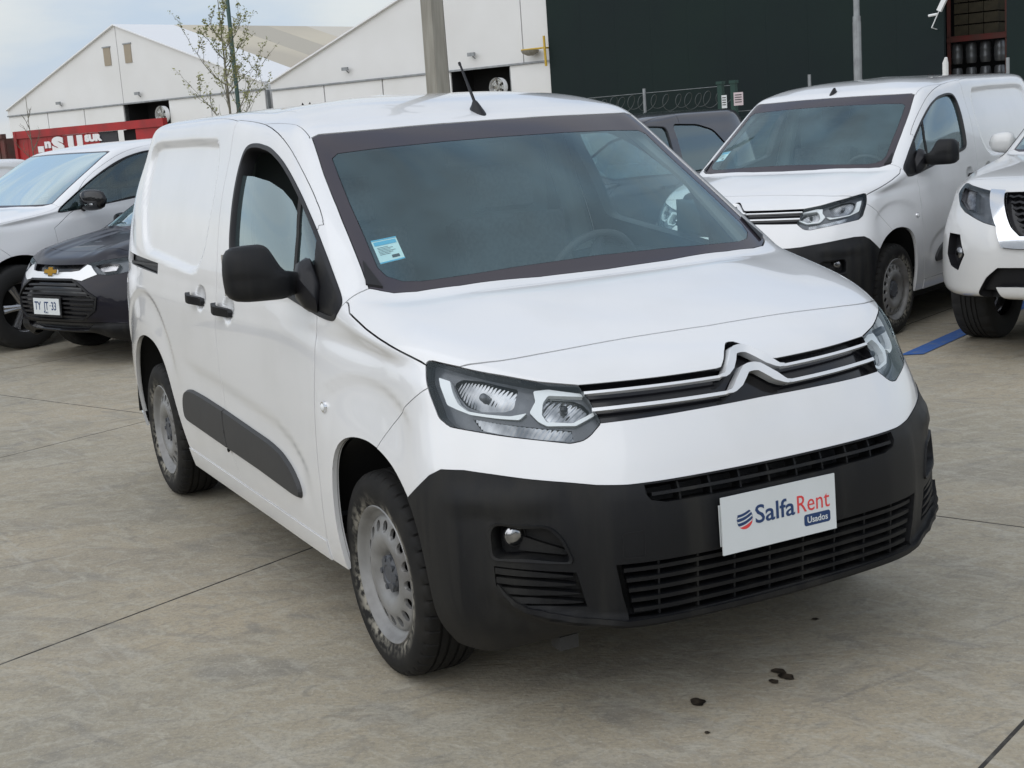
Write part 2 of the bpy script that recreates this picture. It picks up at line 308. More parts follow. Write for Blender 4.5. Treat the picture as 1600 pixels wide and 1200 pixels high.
class Shell:
    """half body (y>=0) as a list of polygons that can be cut along lines given in a projection"""
    def __init__(s,D,N):
        nv,nu=D.shape[:2]; s.V=[v for v in D.reshape(-1,3)]; s.N=[n for n in N.reshape(-1,3)]
        idx=np.arange(nv*nu).reshape(nv,nu); q=np.stack([idx[:-1,:-1],idx[:-1,1:],idx[1:,1:],idx[1:,:-1]],-1).reshape(-1,4)
        s.F=[list(map(int,x)) for x in q]; s.cache={}
    def cent(s,ids=None):
        if ids is None: ids=range(len(s.F))
        V=np.array(s.V); return np.array([V[s.F[i]].mean(0) for i in ids])
    def cut(s,kind,line,mask=None,closed=False,eps=.0007):
        line=[np.array(p,float) for p in line]
        if closed: line=line+[line[0]]
        pr=PR[kind]; V=np.array(s.V)
        lo=np.min(line,axis=0)-.01; hi=np.max(line,axis=0)+.01
        q4=np.array([[*x[:3],x[3] if len(x)>3 else x[-1]] for x in s.F]); Q=pr(V)[q4]
        mn,mxx=Q.min(1),Q.max(1); ok=(mn[:,0]<=hi[0])&(mn[:,1]<=hi[1])&(mxx[:,0]>=lo[0])&(mxx[:,1]>=lo[1])
        if mask is not None: ok&=mask(V[q4].mean(1))
        cand=list(np.nonzero(ok)[0])
        bb=[(mn[i][0],mn[i][1],mxx[i][0],mxx[i][1]) for i in cand]
        # per segment
        for a,b in zip(line[:-1],line[1:]):
            d=b-a; L=math.hypot(*d)
            if L<1e-9: continue
            d=d/L; nx,ny=-d[1],d[0]
            B=np.array(bb); l=np.minimum(a,b)-.003; h=np.maximum(a,b)+.003
            hit=np.nonzero((B[:,0]<=h[0])&(B[:,1]<=h[1])&(B[:,2]>=l[0])&(B[:,3]>=l[1]))[0]
            for ci in hit:
                fi=cand[ci]; f=s.expand(s.F[fi]); s.F[fi]=f; P=[pr(s.V[v]) for v in f]; D=[(p[0]-a[0])*nx+(p[1]-a[1])*ny for p in P]; T=[(p[0]-a[0])*d[0]+(p[1]-a[1])*d[1] for p in P]
                if max(D)<=eps or min(D)>=-eps: continue
                cr=[]; n=len(f)
                for i in range(n):
                    j=(i+1)%n
                    if abs(D[i])<=eps: cr.append((i,None,T[i]))
                    elif abs(D[j])>eps and D[i]*D[j]<0: t=D[i]/(D[i]-D[j]); cr.append((i,t,T[i]+t*(T[j]-T[i])))
                if len(cr)!=2: continue
                t0,t1=sorted((cr[0][2],cr[1][2]))
                if t1<-.001 or t0>L+.001: continue
                ids=[]; new=[]
                for (i,t,_) in cr:
                    if t is None:
                        v=f[i]; off=(pr(s.V[v])-a); off=off[0]*nx+off[1]*ny
                        X=s.V[v].copy()
                        if kind=='S': X[0]-=off*nx; X[2]-=off*ny
                        elif kind=='F':
                            if X[1]>1e-6: X[1]-=off*nx
                            X[2]-=off*ny
                        elif kind=='T':
                            X[0]-=off*nx
                            if X[1]>1e-6: X[1]-=off*ny
                        else: X[2]-=off*ny
                        s.V[v]=X; ids.append(v)
                    else:
                        v1,v2=f[i],f[(i+1)%n]; key=(min(v1,v2),max(v1,v2))
                        if key in s.cache: ids.append(s.cache[key])
                        else:
                            s.V.append(s.V[v1]*(1-t)+s.V[v2]*t); nn_=s.N[v1]*(1-t)+s.N[v2]*t; s.N.append(nn_/max(1e-9,np.linalg.norm(nn_)))
                            s.cache[key]=len(s.V)-1; ids.append(len(s.V)-1)
                # build loop with inserted
                loop=[]; pos={}
                for i in range(n):
                    loop.append(f[i])
                    for c,(ii,t,_) in enumerate(cr):
                        if ii==i:
                            if t is not None: loop.append(ids[c])
                            pos[c]=len(loop)-1
                p,q=sorted((pos[0],pos[1])); A=loop[p:q+1]; Bq=loop[q:]+loop[:p+1]
                if len(A)<3 or len(Bq)<3: continue
                s.F[fi]=A; s.F.append(Bq)
                for k,FF in ((ci,A),(None,Bq)):
                    pp=np.array([pr(s.V[v]) for v in FF]); x=(pp[:,0].min(),pp[:,1].min(),pp[:,0].max(),pp[:,1].max())
                    if k is None: cand.append(len(s.F)-1); bb.append(x)
                    else: bb[k]=x
    def expand(s,f):
        """insert vertices that a neighbour's cut has put on this face's edges"""
        c=s.cache
        for _ in range(6):
            n=len(f); g=[]; ch=False
            for i in range(n):
                a,b=f[i],f[(i+1)%n]; g.append(a); m=c.get((a,b) if a<b else (b,a))
                if m is not None and m not in f: g.append(m); ch=True
            f=g
            if not ch: break
        return f
    def heal(s):
        s.F=[s.expand(f) for f in s.F]
        s.V=np.array(s.V); s.N=np.array(s.N)
def submesh(sh,ids,gap=0,off=0,depth=0,dip=0):
    """vertices/normals/faces of a face set; boundary pulled in by gap, moved along normals by off, with a wall of given depth"""
    F=[sh.F[i] for i in ids]; used=sorted({v for f in F for v in f}); mp={v:i for i,v in enumerate(used)}
    V=sh.V[used].copy(); N=sh.N[used].copy(); F=[[mp[v] for v in f] for f in F]
    ec={}
    for f in F:
        n=len(f)
        for i in range(n): ec[(f[i],f[(i+1)%n])]=1
    bd=[e for e in ec if (e[1],e[0]) not in ec and not (abs(V[e[0]][1])<1e-6 and abs(V[e[1]][1])<1e-6)]
    inn={}
    for a,b in bd:
        d=V[b]-V[a]; l=np.linalg.norm(d)
        if l<1e-9: continue
        d/=l
        for v in (a,b):
            inn.setdefault(v,[]).append(np.cross(N[v],d))
    Vn=V+N*off
    dirs={}
    for v,l in inn.items():
        m=np.sum(l,0); L=np.linalg.norm(m)
        if L<1e-6: continue
        m/=L; dirs[v]=m; k=max(.5,float(np.dot(m,l[0])))
        mv=m*gap/k
        if abs(V[v][1])<1e-6: mv[1]=0
        Vn[v]=Vn[v]+mv-N[v]*dip
    if gap and dirs:
        from mathutils.kdtree import KDTree
        bl=list(dirs); kd=KDTree(len(bl))
        for i,v in enumerate(bl): kd.insert(V[v],i)
        kd.balance(); rad=2.6*abs(gap)
        lo_=V[bl].min(0)-rad; hi_=V[bl].max(0)+rad
        for v in range(len(V)):
            if v in inn: continue
            co,i,dd=kd.find(V[v])
            if dd<rad:
                mv=dirs[bl[i]]*gap*(1-dd/rad)
                if abs(V[v][1])<1e-6: mv=mv*np.array((1,0,1))
                Vn[v]=Vn[v]+mv
    NF=[N[f] for f in F]
    wallstart=len(F); Vall=list(Vn); LN=[list(x) for x in NF]
    if depth:
        nv={}
        for v in {x for e in bd for x in e}:
            nv[v]=len(Vall); Vall.append(Vn[v]-N[v]*depth)
        for a,b in bd:
            f=[b,a,nv[a],nv[b]]; e=Vall[a]-Vall[b]; w=np.cross(e,Vall[nv[a]]-Vall[a]); L=np.linalg.norm(w); w=w/L if L>1e-12 else N[a]
            F.append(f); LN.append([w]*4)
    return np.array(Vall),F,LN,wallstart
def shellobj(name,parts,mt,parent,mirror='both',wallmat=None):
    """parts: output of submesh. mirror: 'both' -> joined symmetric mesh, 'L' -> as is, 'R' -> mirrored"""
    Vs=[];Fs=[];LNs=[];mi=[]
    for V,F,LN,ws in (parts if isinstance(parts,list) else [parts]):
        for side in (('L','R') if mirror=='both' else (mirror,)):
            o=len(Vs); W=V.copy()
            if side=='R': W[:,1]*=-1
            Vs+=list(W)
            for k,(f,l) in enumerate(zip(F,LN)):
                l=[np.array(x,float) for x in l]
                if side=='R': f=f[::-1]; l=[x*np.array((1,-1,1)) for x in l[::-1]]
                Fs.append([v+o for v in f]); LNs.append(l); mi.append(1 if (wallmat and k>=ws) else 0)
    me=bpy.data.meshes.new(name); me.from_pydata([tuple(v) for v in Vs],[],Fs)
    me.materials.append(mt)
    if wallmat: me.materials.append(wallmat)
    me.polygons.foreach_set('material_index',mi); me.polygons.foreach_set('use_smooth',[True]*len(Fs))
    me.normals_split_custom_set([tuple(x) for l in LNs for x in l]); me.update()
    return link(name,me,parent)

def rnd(pts,r=.02,it=2,closed=True):
    """round the corners of a polyline, cutting at most r off each side"""
    P=[np.array(p,float) for p in pts]
    for _ in range(it):
        Q=[]; n=len(P)
        for i in range(n if closed else n-1):
            a,b=P[i],P[(i+1)%n]; L=np.linalg.norm(b-a); q=min(.25,r/max(L,1e-9))
            if not closed and i==0: Q.append(a)
            else: Q.append(a+(b-a)*q)
            if not closed and i==n-2: Q.append(b)
            else: Q.append(b-(b-a)*q)
        P=Q; r*=.5
    return [tuple(p) for p in P]
FR=[ # c0 (x,z)  c2 c3 c4 c5 c6 (x,y,z)  side z, side y, rear corner x
((.80,.290),(.755,.45,.287),(.68,.60,.255),(.58,.71,.222),(.48,.79,.215),(.37,.84,.235),.25,.885,-3.31),
((.868,.318),(.832,.45,.317),(.76,.61,.312),(.66,.74,.305),(.54,.83,.305),(.41,.88,.31),.31,.902,-3.33),
((.885,.40),(.85,.45,.40),(.775,.61,.40),(.675,.75,.40),(.56,.845,.41),(.43,.893,.42),.44,.918,-3.34),
((.893,.52),(.855,.45,.52),(.78,.61,.52),(.675,.75,.53),(.56,.845,.55),(.43,.898,.57),.58,.924,-3.34),
((.888,.63),(.848,.45,.64),(.77,.61,.645),(.66,.745,.65),(.545,.84,.67),(.42,.893,.69),.70,.924,-3.34),
((.868,.73),(.82,.45,.735),(.74,.60,.745),(.635,.73,.76),(.52,.82,.78),(.40,.875,.79),.80,.922,-3.335),
((.83,.82),(.765,.45,.83),(.685,.595,.84),(.59,.72,.855),(.48,.805,.87),(.36,.86,.88),.88,.918,-3.33),
((.785,.90),(.715,.45,.905),(.635,.60,.92),(.555,.715,.93),(.45,.80,.94),(.33,.853,.945),.95,.912,-3.345),
((.72,.975),(.65,.45,.975),(.585,.60,.98),(.515,.712,.985),(.415,.795,.985),(.30,.845,.985),1.01,.906,-3.34),
((.60,1.035),(.54,.45,1.035),(.50,.60,1.035),(.445,.72,1.035),(.35,.795,1.03),(.23,.84,1.02),1.05,.899,-3.335),
((.38,1.10),(.34,.45,1.10),(.31,.60,1.095),(.27,.735,1.09),(.19,.82,1.085),(.09,.868,1.07),1.085,.893,-3.31),
((.08,1.165),(.06,.45,1.165),(.03,.60,1.155),(-.01,.745,1.15),(-.09,.83,1.147),(-.19,.875,1.13),1.12,.887,-3.325),
((-.01,1.185),(-.03,.45,1.185),(-.07,.62,1.185),(-.13,.76,1.185),(-.22,.837,1.192),(-.33,.87,1.18),1.17,.88,-3.32),
((-.27,1.37),(-.30,.43,1.37),(-.33,.59,1.365),(-.375,.73,1.355),(-.45,.80,1.352),(-.55,.83,1.34),1.33,.85,-3.295),
((-.53,1.545),(-.555,.41,1.54),(-.585,.56,1.53),(-.62,.695,1.52),(-.68,.755,1.515),(-.78,.78,1.505),1.49,.803,-3.27),
((-.78,1.695),(-.80,.40,1.69),(-.82,.54,1.685),(-.848,.665,1.68),(-.92,.72,1.665),(-1.02,.74,1.645),1.62,.752,-3.23),
((-.93,1.745),(-.95,.38,1.745),(-.97,.51,1.74),(-1.0,.63,1.735),(-1.08,.68,1.727),(-1.17,.70,1.72),1.735,.72,-3.17),
((-1.2,1.8),(-1.22,.33,1.80),(-1.25,.44,1.795),(-1.29,.53,1.79),(-1.35,.58,1.785),(-1.43,.60,1.78),1.792,.64,-3.08),
((-1.6,1.82),(-1.62,.20,1.82),(-1.65,.26,1.815),(-1.69,.31,1.81),(-1.74,.33,1.81),(-1.8,.34,1.81),1.81,.36,-2.9),
((-1.8,1.832),(-1.82,.0,1.832),(-1.85,.0,1.832),(-1.9,.0,1.832),(-1.95,.0,1.832),(-2.0,.0,1.832),1.83,.0,-2.75),
]
# ------------------------------------------------------------------ wheels
def tyre_obj(name,parent,R=.325,W=.200,r0=.212,n=160,mt=None,label=None):
    h=W/2; prof=[(-h+.022,r0-.004),(-h+.010,r0+.004),(-h+.002,r0+.018),(-h-.004,r0+.042),(-h-.007,r0+.062),(-h-.004,R-.036),(-h+.002,R-.022),(-h+.008,R-.012),(-h+.018,R-.005),(-h+.030,R-.002)]
    g=[-.048,-.018,.018,.048]
    inner=[]
    for c in g: inner+=[(c-.0052,R),(c-.0042,R-.0075),(c+.0042,R-.0075),(c+.0052,R)]
    prof=prof+inner+[(-y,r) for y,r in prof[::-1]]
    V,F=lathe(prof,n); k=len(prof); V=np.array(V)
    sh=[7,8,9,k-10,k-9,k-8]
    for i in range(n):
        if i%4==0:
            for q in sh:
                v=V[i*k+q]; rr=math.hypot(v[0],v[2]); s=(rr-.007)/rr; V[i*k+q]=(v[0]*s,v[1],v[2]*s)
        if i%4==2:
            for q in range(10,k-10):
                v=V[i*k+q]; rr=math.hypot(v[0],v[2])
                if rr>R-.003: s=(rr-.0015)/rr; V[i*k+q]=(v[0]*s,v[1],v[2]*s)
    # sharpen the sipes: squeeze the neighbouring slices towards the blocks' edges
    for i in range(n):
        a=0
        if i%4==1: a=-.62
        elif i%4==3: a=.62
        if a:
            th=a*2*math.pi/n; c,s=math.cos(th),math.sin(th); B=V[i*k:(i+1)*k]; x=B[:,0].copy(); z=B[:,2].copy()
            for q in sh+list(range(10,k-10)): V[i*k+q][0]=x[q]*c-z[q]*s; V[i*k+q][2]=x[q]*s+z[q]*c
    return mk(name,V,[f[::-1] for f in F],mt or M['tyre'],parent,angle=40)
def steel_rim(parent,Rf=.214):
    """painted steel disc wheel; outer face towards -Y"""
    rim=[(.085,.196),(.07,.190),(.02,.180),(-.060,.184),(-.068,.196),(-.076,.202),(-.086,.206),(-.093,Rf-.002),(-.096,Rf+.002),(-.093,Rf+.005),(-.088,Rf+.004)]
    V,F=lathe(rim,96); o=mk('rim',V,F,M['steel'],parent,angle=50)
    # disc with a ring of ventilation holes
    def zz(r):  # axial position (negative = outwards)
        return float(np.interp(r,[0,.045,.060,.075,.095,.118,.132,.150,.170,.183],[-.050,-.050,-.054,-.072,-.086,-.090,-.085,-.078,-.073,-.066]))
    nh=16; V=[];F=[]; rs_in=[.045,.060,.068,.076,.086,.098,.110,.120,.128]; seg=nh*12
    base=len(V)
    for r in rs_in:
        for i in range(seg):
            a=2*math.pi*i/seg; V.append((r*math.cos(a),zz(r),r*math.sin(a)))
    for q in range(len(rs_in)-1):
        for i in range(seg):
            j=(i+1)%seg; F.append((q*seg+i,(q+1)*seg+i,(q+1)*seg+j,q*seg+j))
    r1,r2=.128,.176; rc=.152
    for h in range(nh):
        a0=2*math.pi*h/nh; da=math.pi/nh; m=48
        ring_o=[];ring_i=[];ring_w=[]
        for k in range(m):
            # outer boundary of the sector patch (12 per side), inner boundary = oval hole
            if k<12: t=k/12; A=a0-da+2*da*t; R=r1
            elif k<24: t=(k-12)/12; A=a0+da; R=r1+(r2-r1)*t
            elif k<36: t=(k-24)/12; A=a0+da-2*da*t; R=r2
            else: t=(k-36)/12; A=a0-da; R=r2-(r2-r1)*t
            ring_o.append(len(V)); V.append((R*math.cos(A),zz(R),R*math.sin(A)))
        for lay in (0,1,2):
            for k in range(m):
                x,y,z=V[ring_o[k]]; R=math.hypot(x,z); A=math.atan2(z,x)-a0; A=(A+math.pi)%(2*math.pi)-math.pi
                dx,dy=A*rc,R-rc; th=math.atan2(dy,dx); ex=.0165; ey=.0185
                px,py=ex*math.cos(th),ey*math.sin(th); 
                if lay==0: px=(px*.75+dx*.25); py=py*.75+dy*.25
                RR=rc+py; AA=a0+px/rc; yy=zz(RR)+(0 if lay==0 else (.001 if lay==1 else .012))
                (ring_i if lay==0 else ring_w).append(len(V)); V.append((RR*math.cos(AA),yy,RR*math.sin(AA)))
        w1,w2=ring_w[:m],ring_w[m:]
        for k in range(m):
            j=(k+1)%m
            for A_,B_ in ((ring_o,ring_i),(ring_i,w1),(w1,w2)): F.append((A_[k],A_[j],B_[j],B_[k]))
    # outer skirt of the disc
    b=len(V)
    for r in (.176,.180,.186):
        for i in range(96):
            a=2*math.pi*i/96; V.append((r*math.cos(a),zz(min(r,.183))+(.01 if r>.183 else 0),r*math.sin(a)))
    for q in range(2):
        for i in range(96): j=(i+1)%96; F.append((b+q*96+i,b+(q+1)*96+i,b+(q+1)*96+j,b+q*96+j))
    mk('wheel_disc',V,F,M['steel'],parent,angle=60)
    # hub cap with lugs
    bm=bmesh.new()
    V,F=lathe([(-.048,.060),(-.072,.058),(-.080,.050),(-.083,.030),(-.080,.026),(-.080,.001)],48); 
    vs=[bm.verts.new(v) for v in V]; [bm.faces.new([vs[i] for i in q][::-1]) for q in F]
    for k in range(10):
        a=2*math.pi*k/10; tube(bm,[(.047*math.cos(a),-.06,.047*math.sin(a)),(.047*math.cos(a),-.085 if k%2 else -.079,.047*math.sin(a))],.009 if k%2 else .012,10)
    bobj('hub_cap',bm,M['hubcap'],parent)
    V,F=lathe([(.02,.001),(.02,.178)],48); mk('brake_disc',V,F,M['brake'],parent)
def wheel(root,x,side,R=.325,W=.2,track=.775,kind='steel',name='wheel'):
    w=bpy.data.objects.new(name,None); C.objects.link(w); w.parent=root; w.location=(x,side*track,R); w.empty_display_size=.1
    if side>0: w.rotation_euler=(0,0,math.pi)
    return w
# ------------------------------------------------------------------ the panel van
HL=[(.344,1.023),(.33,1.031),(.234,1.018),(.103,.995),(.006,.974),(-.102,.958),(-.138,.916),(-.171,.864),(-.145,.834),(-.127,.823),(-.096,.818),(-.007,.831),(.14,.851),(.247,.864),(.283,.886),(.315,.945),(.334,.989)]
G1=[(.308,.999),(.267,.99),(.251,.952),(.235,.925),(.205,.908),(.153,.902),(.073,.897),(.028,.904),(.048,.887),(.111,.891),(.195,.899),(.238,.911),(.272,.923)]
R1=[(.26,.989),(.237,1.0),(.167,.997),(.101,.984),(.059,.975),(.069,.92),(.093,.912),(.169,.91),(.214,.921),(.24,.948)]
G2=[(.016,.962),(-.023,.964),(-.111,.947),(-.119,.939),(-.025,.948),(-.013,.929),(-.013,.898),(-.027,.879),(-.097,.873),(-.148,.897),(-.153,.889),(-.106,.866),(-.028,.869),(-.004,.881),(.021,.905),(.007,.934)]
R2=[(-.027,.945),(-.09,.936),(-.118,.925),(-.141,.901),(-.096,.876),(-.032,.882),(-.016,.898),(-.016,.929)]
LS=[(.194,.888),(.042,.873),(-.093,.857),(-.1,.833),(-.007,.84),(.167,.862)]
FOG=[(.129,.596),(.112,.62),(-.047,.613),(-.081,.581),(-.11,.507),(.123,.518)]
FS=[(.113,.501),(-.109,.482),(-.13,.385),(.049,.395),(.111,.447)]
BT=[(.50,.60),(.406,.649),(.358,.691),(.31,.732),(.27,.752),(.197,.754),(.111,.746),(.004,.733),(-.098,.722),(-.173,.712),(-.245,.707),(-.292,.707),(-.472,.707),(-.63,.707)]
UG=[(-.287,.702),(-.292,.682),(-.304,.664),(-.341,.653),(-.495,.651),(-.64,.651),(-.64,.702)]
LG=[(-.214,.498),(-.225,.414),(-.237,.341),(-.368,.341),(-.537,.343),(-.64,.344),(-.64,.496),(-.491,.496)]
SQ=[(-.232,.583),(-.287,.586),(-.287,.513),(-.232,.516)]
WIN=[(-1.30,1.232),(-1.345,1.262),(-1.362,1.32),(-1.375,1.39),(-1.40,1.48),(-1.425,1.57),(-1.415,1.63),(-1.37,1.662),(-1.263,1.664),(-1.097,1.645),(-.947,1.603),(-.824,1.55),(-.681,1.476),(-.524,1.384),(-.369,1.283),(-.20,1.168),(-.180,1.138),(-.20,1.11),(-.25,1.10),(-.372,1.110),(-.8,1.168)]
BAR=[(-.742,1.53),(-.655,1.356),(-.600,1.12)]; SAIL=[(-.52,1.41),(-.43,1.25),(-.396,1.10)]
DOORF=[(-.40,.27),(-.40,.345),(-.385,.40),(-.368,.532),(-.367,.63),(-.361,.761),(-.352,.951),(-.360,1.079),(-.366,1.13)]
DOORT=[(-.375,1.275),(-.44,1.342),(-.50,1.400),(-.619,1.480),(-.761,1.565),(-.90,1.640),(-1.04,1.690),(-1.24,1.728),(-1.45,1.750),(-1.60,1.760)]
BSEAM=[(-1.60,1.775),(-1.595,1.70),(-1.585,1.6),(-1.55,1.448),(-1.52,1.295),(-1.505,1.172),(-1.50,.978),(-1.475,.831),(-1.457,.726),(-1.455,.62),(-1.44,.503),(-1.40,.43),(-1.364,.371),(-1.355,.345)]
ARCF=[(-.26,.10),(-.262,.339),(-.268,.443),(-.25,.59),(-.219,.672),(-.167,.726),(-.086,.757),(.013,.765),(.109,.752),(.208,.72),(.277,.683),(.326,.649),(.375,.588),(.405,.488),(.42,.369),(.425,.10)]
ARCR=[(-3.21,.10),(-3.20,.40),(-3.14,.55),(-3.05,.68),(-2.93,.765),(-2.81,.798),(-2.695,.805),(-2.55,.79),(-2.44,.745),(-2.35,.67),(-2.27,.54),(-2.19,.40),(-2.13,.30),(-2.12,.10)]
FSEAM=[(.06,.70),(.1,.752),(.174,.825),(.205,.850),(.261,.892),(.332,.935),(.36,.955),(.40,.975)]
HF=[(-.19,1.165),(-.165,1.158),(-.12,1.133),(.006,1.101),(.132,1.071),(.229,1.046),(.294,1.029),(.36,1.010)]   # hood / fender (x,z)
HR=[(-.30,.90),(-.19,.87),(-.180,.845),(-.165,.797),(-.158,.769),(-.128,.743),(-.099,.713),(-.072,.649),(-.040,.509),(-.012,.25),(-.003,0)]  # rear edge of the hood (x,y)
HFR=[(.40,.80),(.428,.755),(.470,.700),(.500,.623),(.527,.435),(.549,.2),(.556,0)]      # hood / front panel (x,y)
WSO=[(0,1.690),(.2,1.689),(.4,1.686),(.56,1.683),(.640,1.682),(.668,1.672),(.70,1.55),(.735,1.38),(.758,1.262),(.776,1.18),(.776,.9),(0,.9)]
WSC=[(0,1.628),(.25,1.626),(.48,1.620),(.62,1.612),(.646,1.597),(.68,1.44),(.706,1.30),(.714,1.255),(.704,1.230),(.669,1.213),(.613,1.209),(.3,1.221),(0,1.226)]
GR=[(0,1.011),(.012,1.010),(.026,1.003),(.045,.991),(.066,.974),(.088,.959),(.105,.957),(.3,.957),(.503,.958),(.515,.90),(.487,.863),(.22,.869),(0,.872)]
PRESS=[(-1.78,1.676),(-1.80,1.69),(-2.2,1.70),(-2.80,1.70),(-2.95,1.68),(-2.99,1.60),(-2.93,1.464),(-2.86,1.354),(-2.79,1.238),(-2.70,1.195),(-1.90,1.150),(-1.78,1.18),(-1.70,1.27),(-1.67,1.45),(-1.73,1.602)]
MLD=[(-1.948,.653),(-2.05,.635),(-2.095,.58),(-2.10,.513),(-2.06,.492),(-1.531,.478),(-1.029,.466),(-.642,.450),(-.575,.453),(-.571,.50),(-.64,.555),(-.75,.594),(-.877,.610),(-1.455,.640),(-1.735,.650)]
TRK=[(-3.16,1.180),(-2.47,1.158),(-2.475,1.110),(-3.16,1.128)]
WIN=rnd(WIN,.03,3); ARCF=rnd(ARCF,.05,3); ARCR=rnd(ARCR,.06,3); MLD=rnd(MLD,.02,2); HL=rnd(HL,.005,2); G1=rnd(G1,.003,1); R1=rnd(R1,.005,1); G2=rnd(G2,.003,1); R2=rnd(R2,.005,1); FOG=rnd(FOG,.012,2); DOORT=rnd(DOORT,.08,2,False); BSEAM=rnd(BSEAM,.05,2,False); PRESS=rnd(PRESS,.03,2); HFR=rnd(HFR,.05,2,False); FSEAM=rnd(FSEAM,.03,2,False)
def bar_x(z,L): return np.interp(z,[p[1] for p in L[::-1]],[p[0] for p in L[::-1]])
def van_displace(D,N):
    X=D.reshape(-1,3); n=N.reshape(-1,3); d=np.zeros(len(X)); side=sstep(.55,.8,n[:,1])*(X[:,1]>.5)
    sd=polysd(X[:,[0,2]],PRESS); d-=.021*sstep(-.004,.026,sd)*(X[:,1]>.5)
    for cx,rr,z0,am in ((0,.630,.325,.009),(-2.75,.70,.325,.008)):
        r=np.hypot(X[:,0]-cx,X[:,2]-z0); t=rr-r
        w=sstep(0,.030,t)*(1-sstep(.04,.20,t))*side*sstep(.62,.78,X[:,2])
        w=w*(sstep(.36,.22,X[:,0]) if cx==0 else 1)*(sstep(-.33,-.24,X[:,0]) if cx==0 else sstep(-2.12,-2.3,X[:,0]))
        d-=am*w
    zc=np.interp(X[:,0],[-2.1,-1.99,-1.5,-.78,-.62,-.49,-.44],[.775,.78,.765,.716,.674,.608,.55]); t=zc-X[:,2]
    d-=.007*sstep(0,.045,t)*(1-sstep(.04,.22,t))*side*sstep(-2.12,-1.8,X[:,0])*sstep(-.44,-.56,X[:,0])
    for hx,hz in ((-1.33,1.047),(-1.73,1.060)):
        e=((X[:,0]-hx)/.062)**2+((X[:,2]-hz)/.052)**2; d-=.020*np.clip(1-e,0,1)**.8*side
    # belt ledge under the door window
    zb=1.085-.0*X[:,0]; d+=.007*np.exp(-((X[:,2]-np.interp(X[:,0],[-3.3,-1.5,-.4],[1.13,1.095,1.055]))/.012)**2)*0*side
    # front: lower lip and shoulder of the black bumper
    fr=sstep(.36,.47,X[:,0])
    c=(X[:,1]-X[:,0])*.7071
    lz=np.interp(c,[-.64,-.24,-.12,-.02,.05,.12],[.331,.333,.343,.365,.395,.44]); dz=X[:,2]-lz
    d+=.017*np.where(dz>0,np.exp(-(dz/.010)**2),np.exp(-(dz/.018)**2))*fr*sstep(.13,.04,c)
    d-=.020*sstep(.0,-.05,dz)*fr*sstep(.20,.02,c)
    d+=.011*sstep(.64,.655,X[:,2])*sstep(.72,.69,X[:,2])*sstep(-.10,.0,c)*sstep(.30,.16,c)
    d+=.006*sstep(.71,.68,X[:,2]+0*c)*sstep(-.26,-.22,-abs(c+.43))*fr
    return (X+n*d[:,None]).reshape(D.shape)
def ribbon(bm,path,hw,o0,o1,cap=True,taper=None):
    """bar of rectangular section following the body; path of (pos,normal)"""
    P=[Vector(p) for p,_ in path]; Nn=[Vector(q) for _,q in path]; rings=[]
    for i,p in enumerate(P):
        a,b=P[max(0,i-1)],P[min(len(P)-1,i+1)]; t=(b-a).normalized(); up=Nn[i].cross(t).normalized()
        h=hw if not isinstance(hw,(list,tuple)) else hw[i]
        rings.append([bm.verts.new(p+up*s*h+Nn[i]*o) for s,o in ((-1,o0),(1,o0),(1,o1),(-1,o1))])
    for a,b in zip(rings[:-1],rings[1:]):
        for k in range(4): bm.faces.new((a[k],a[(k+1)%4],b[(k+1)%4],b[k]))
    if cap: bm.faces.new(rings[0][::-1]); bm.faces.new(rings[-1])
from mathutils.bvhtree import BVHTree
class Surf:
    def __init__(s,D,N):
        nv,nu=D.shape[:2]; idx=np.arange(nv*nu).reshape(nv,nu); q=np.stack([idx[:-1,:-1],idx[:-1,1:],idx[1:,1:],idx[1:,:-1]],-1).reshape(-1,4)
        s.V=D.reshape(-1,3); s.N=N.reshape(-1,3); s.Q=q; s.b=BVHTree.FromPolygons([tuple(v) for v in s.V],[tuple(map(int,x)) for x in q])
    def at(s,kind,a,b):
        if kind=='C': o=Vector((2.5-a*.7071,2.5+a*.7071,b)); d=Vector((-.7071,-.7071,0))
        elif kind=='F': o=Vector((3,max(a,1e-4),b)); d=Vector((-1,0,0))
        elif kind=='S': o=Vector((a,3,b)); d=Vector((0,-1,0))
        else: o=Vector((a,max(b,1e-4),4)); d=Vector((0,0,-1))
        h=s.b.ray_cast(o,d)
        if h[0] is None: return None
        q=s.Q[h[2]]; P=s.V[q]; w=1/(np.linalg.norm(P-np.array(h[0]),axis=1)+1e-6); n=(s.N[q]*w[:,None]).sum(0); n/=np.linalg.norm(n)
        return (np.array(h[0]),n)
def sym(path):
    """extend a half path ending at the centreline to both sides"""
    L=[(np.array(p)*(1,-1,1),np.array(n)*(1,-1,1)) for p,n in path]
    return path+L[::-1][1:] if abs(path[-1][0][1])<2e-3 else path+L[::-1]
def mir(path): return [(np.array(p)*(1,-1,1),np.array(n)*(1,-1,1)) for p,n in path]
def smooth_poly(pts,closed=True,n=3):
    return pts
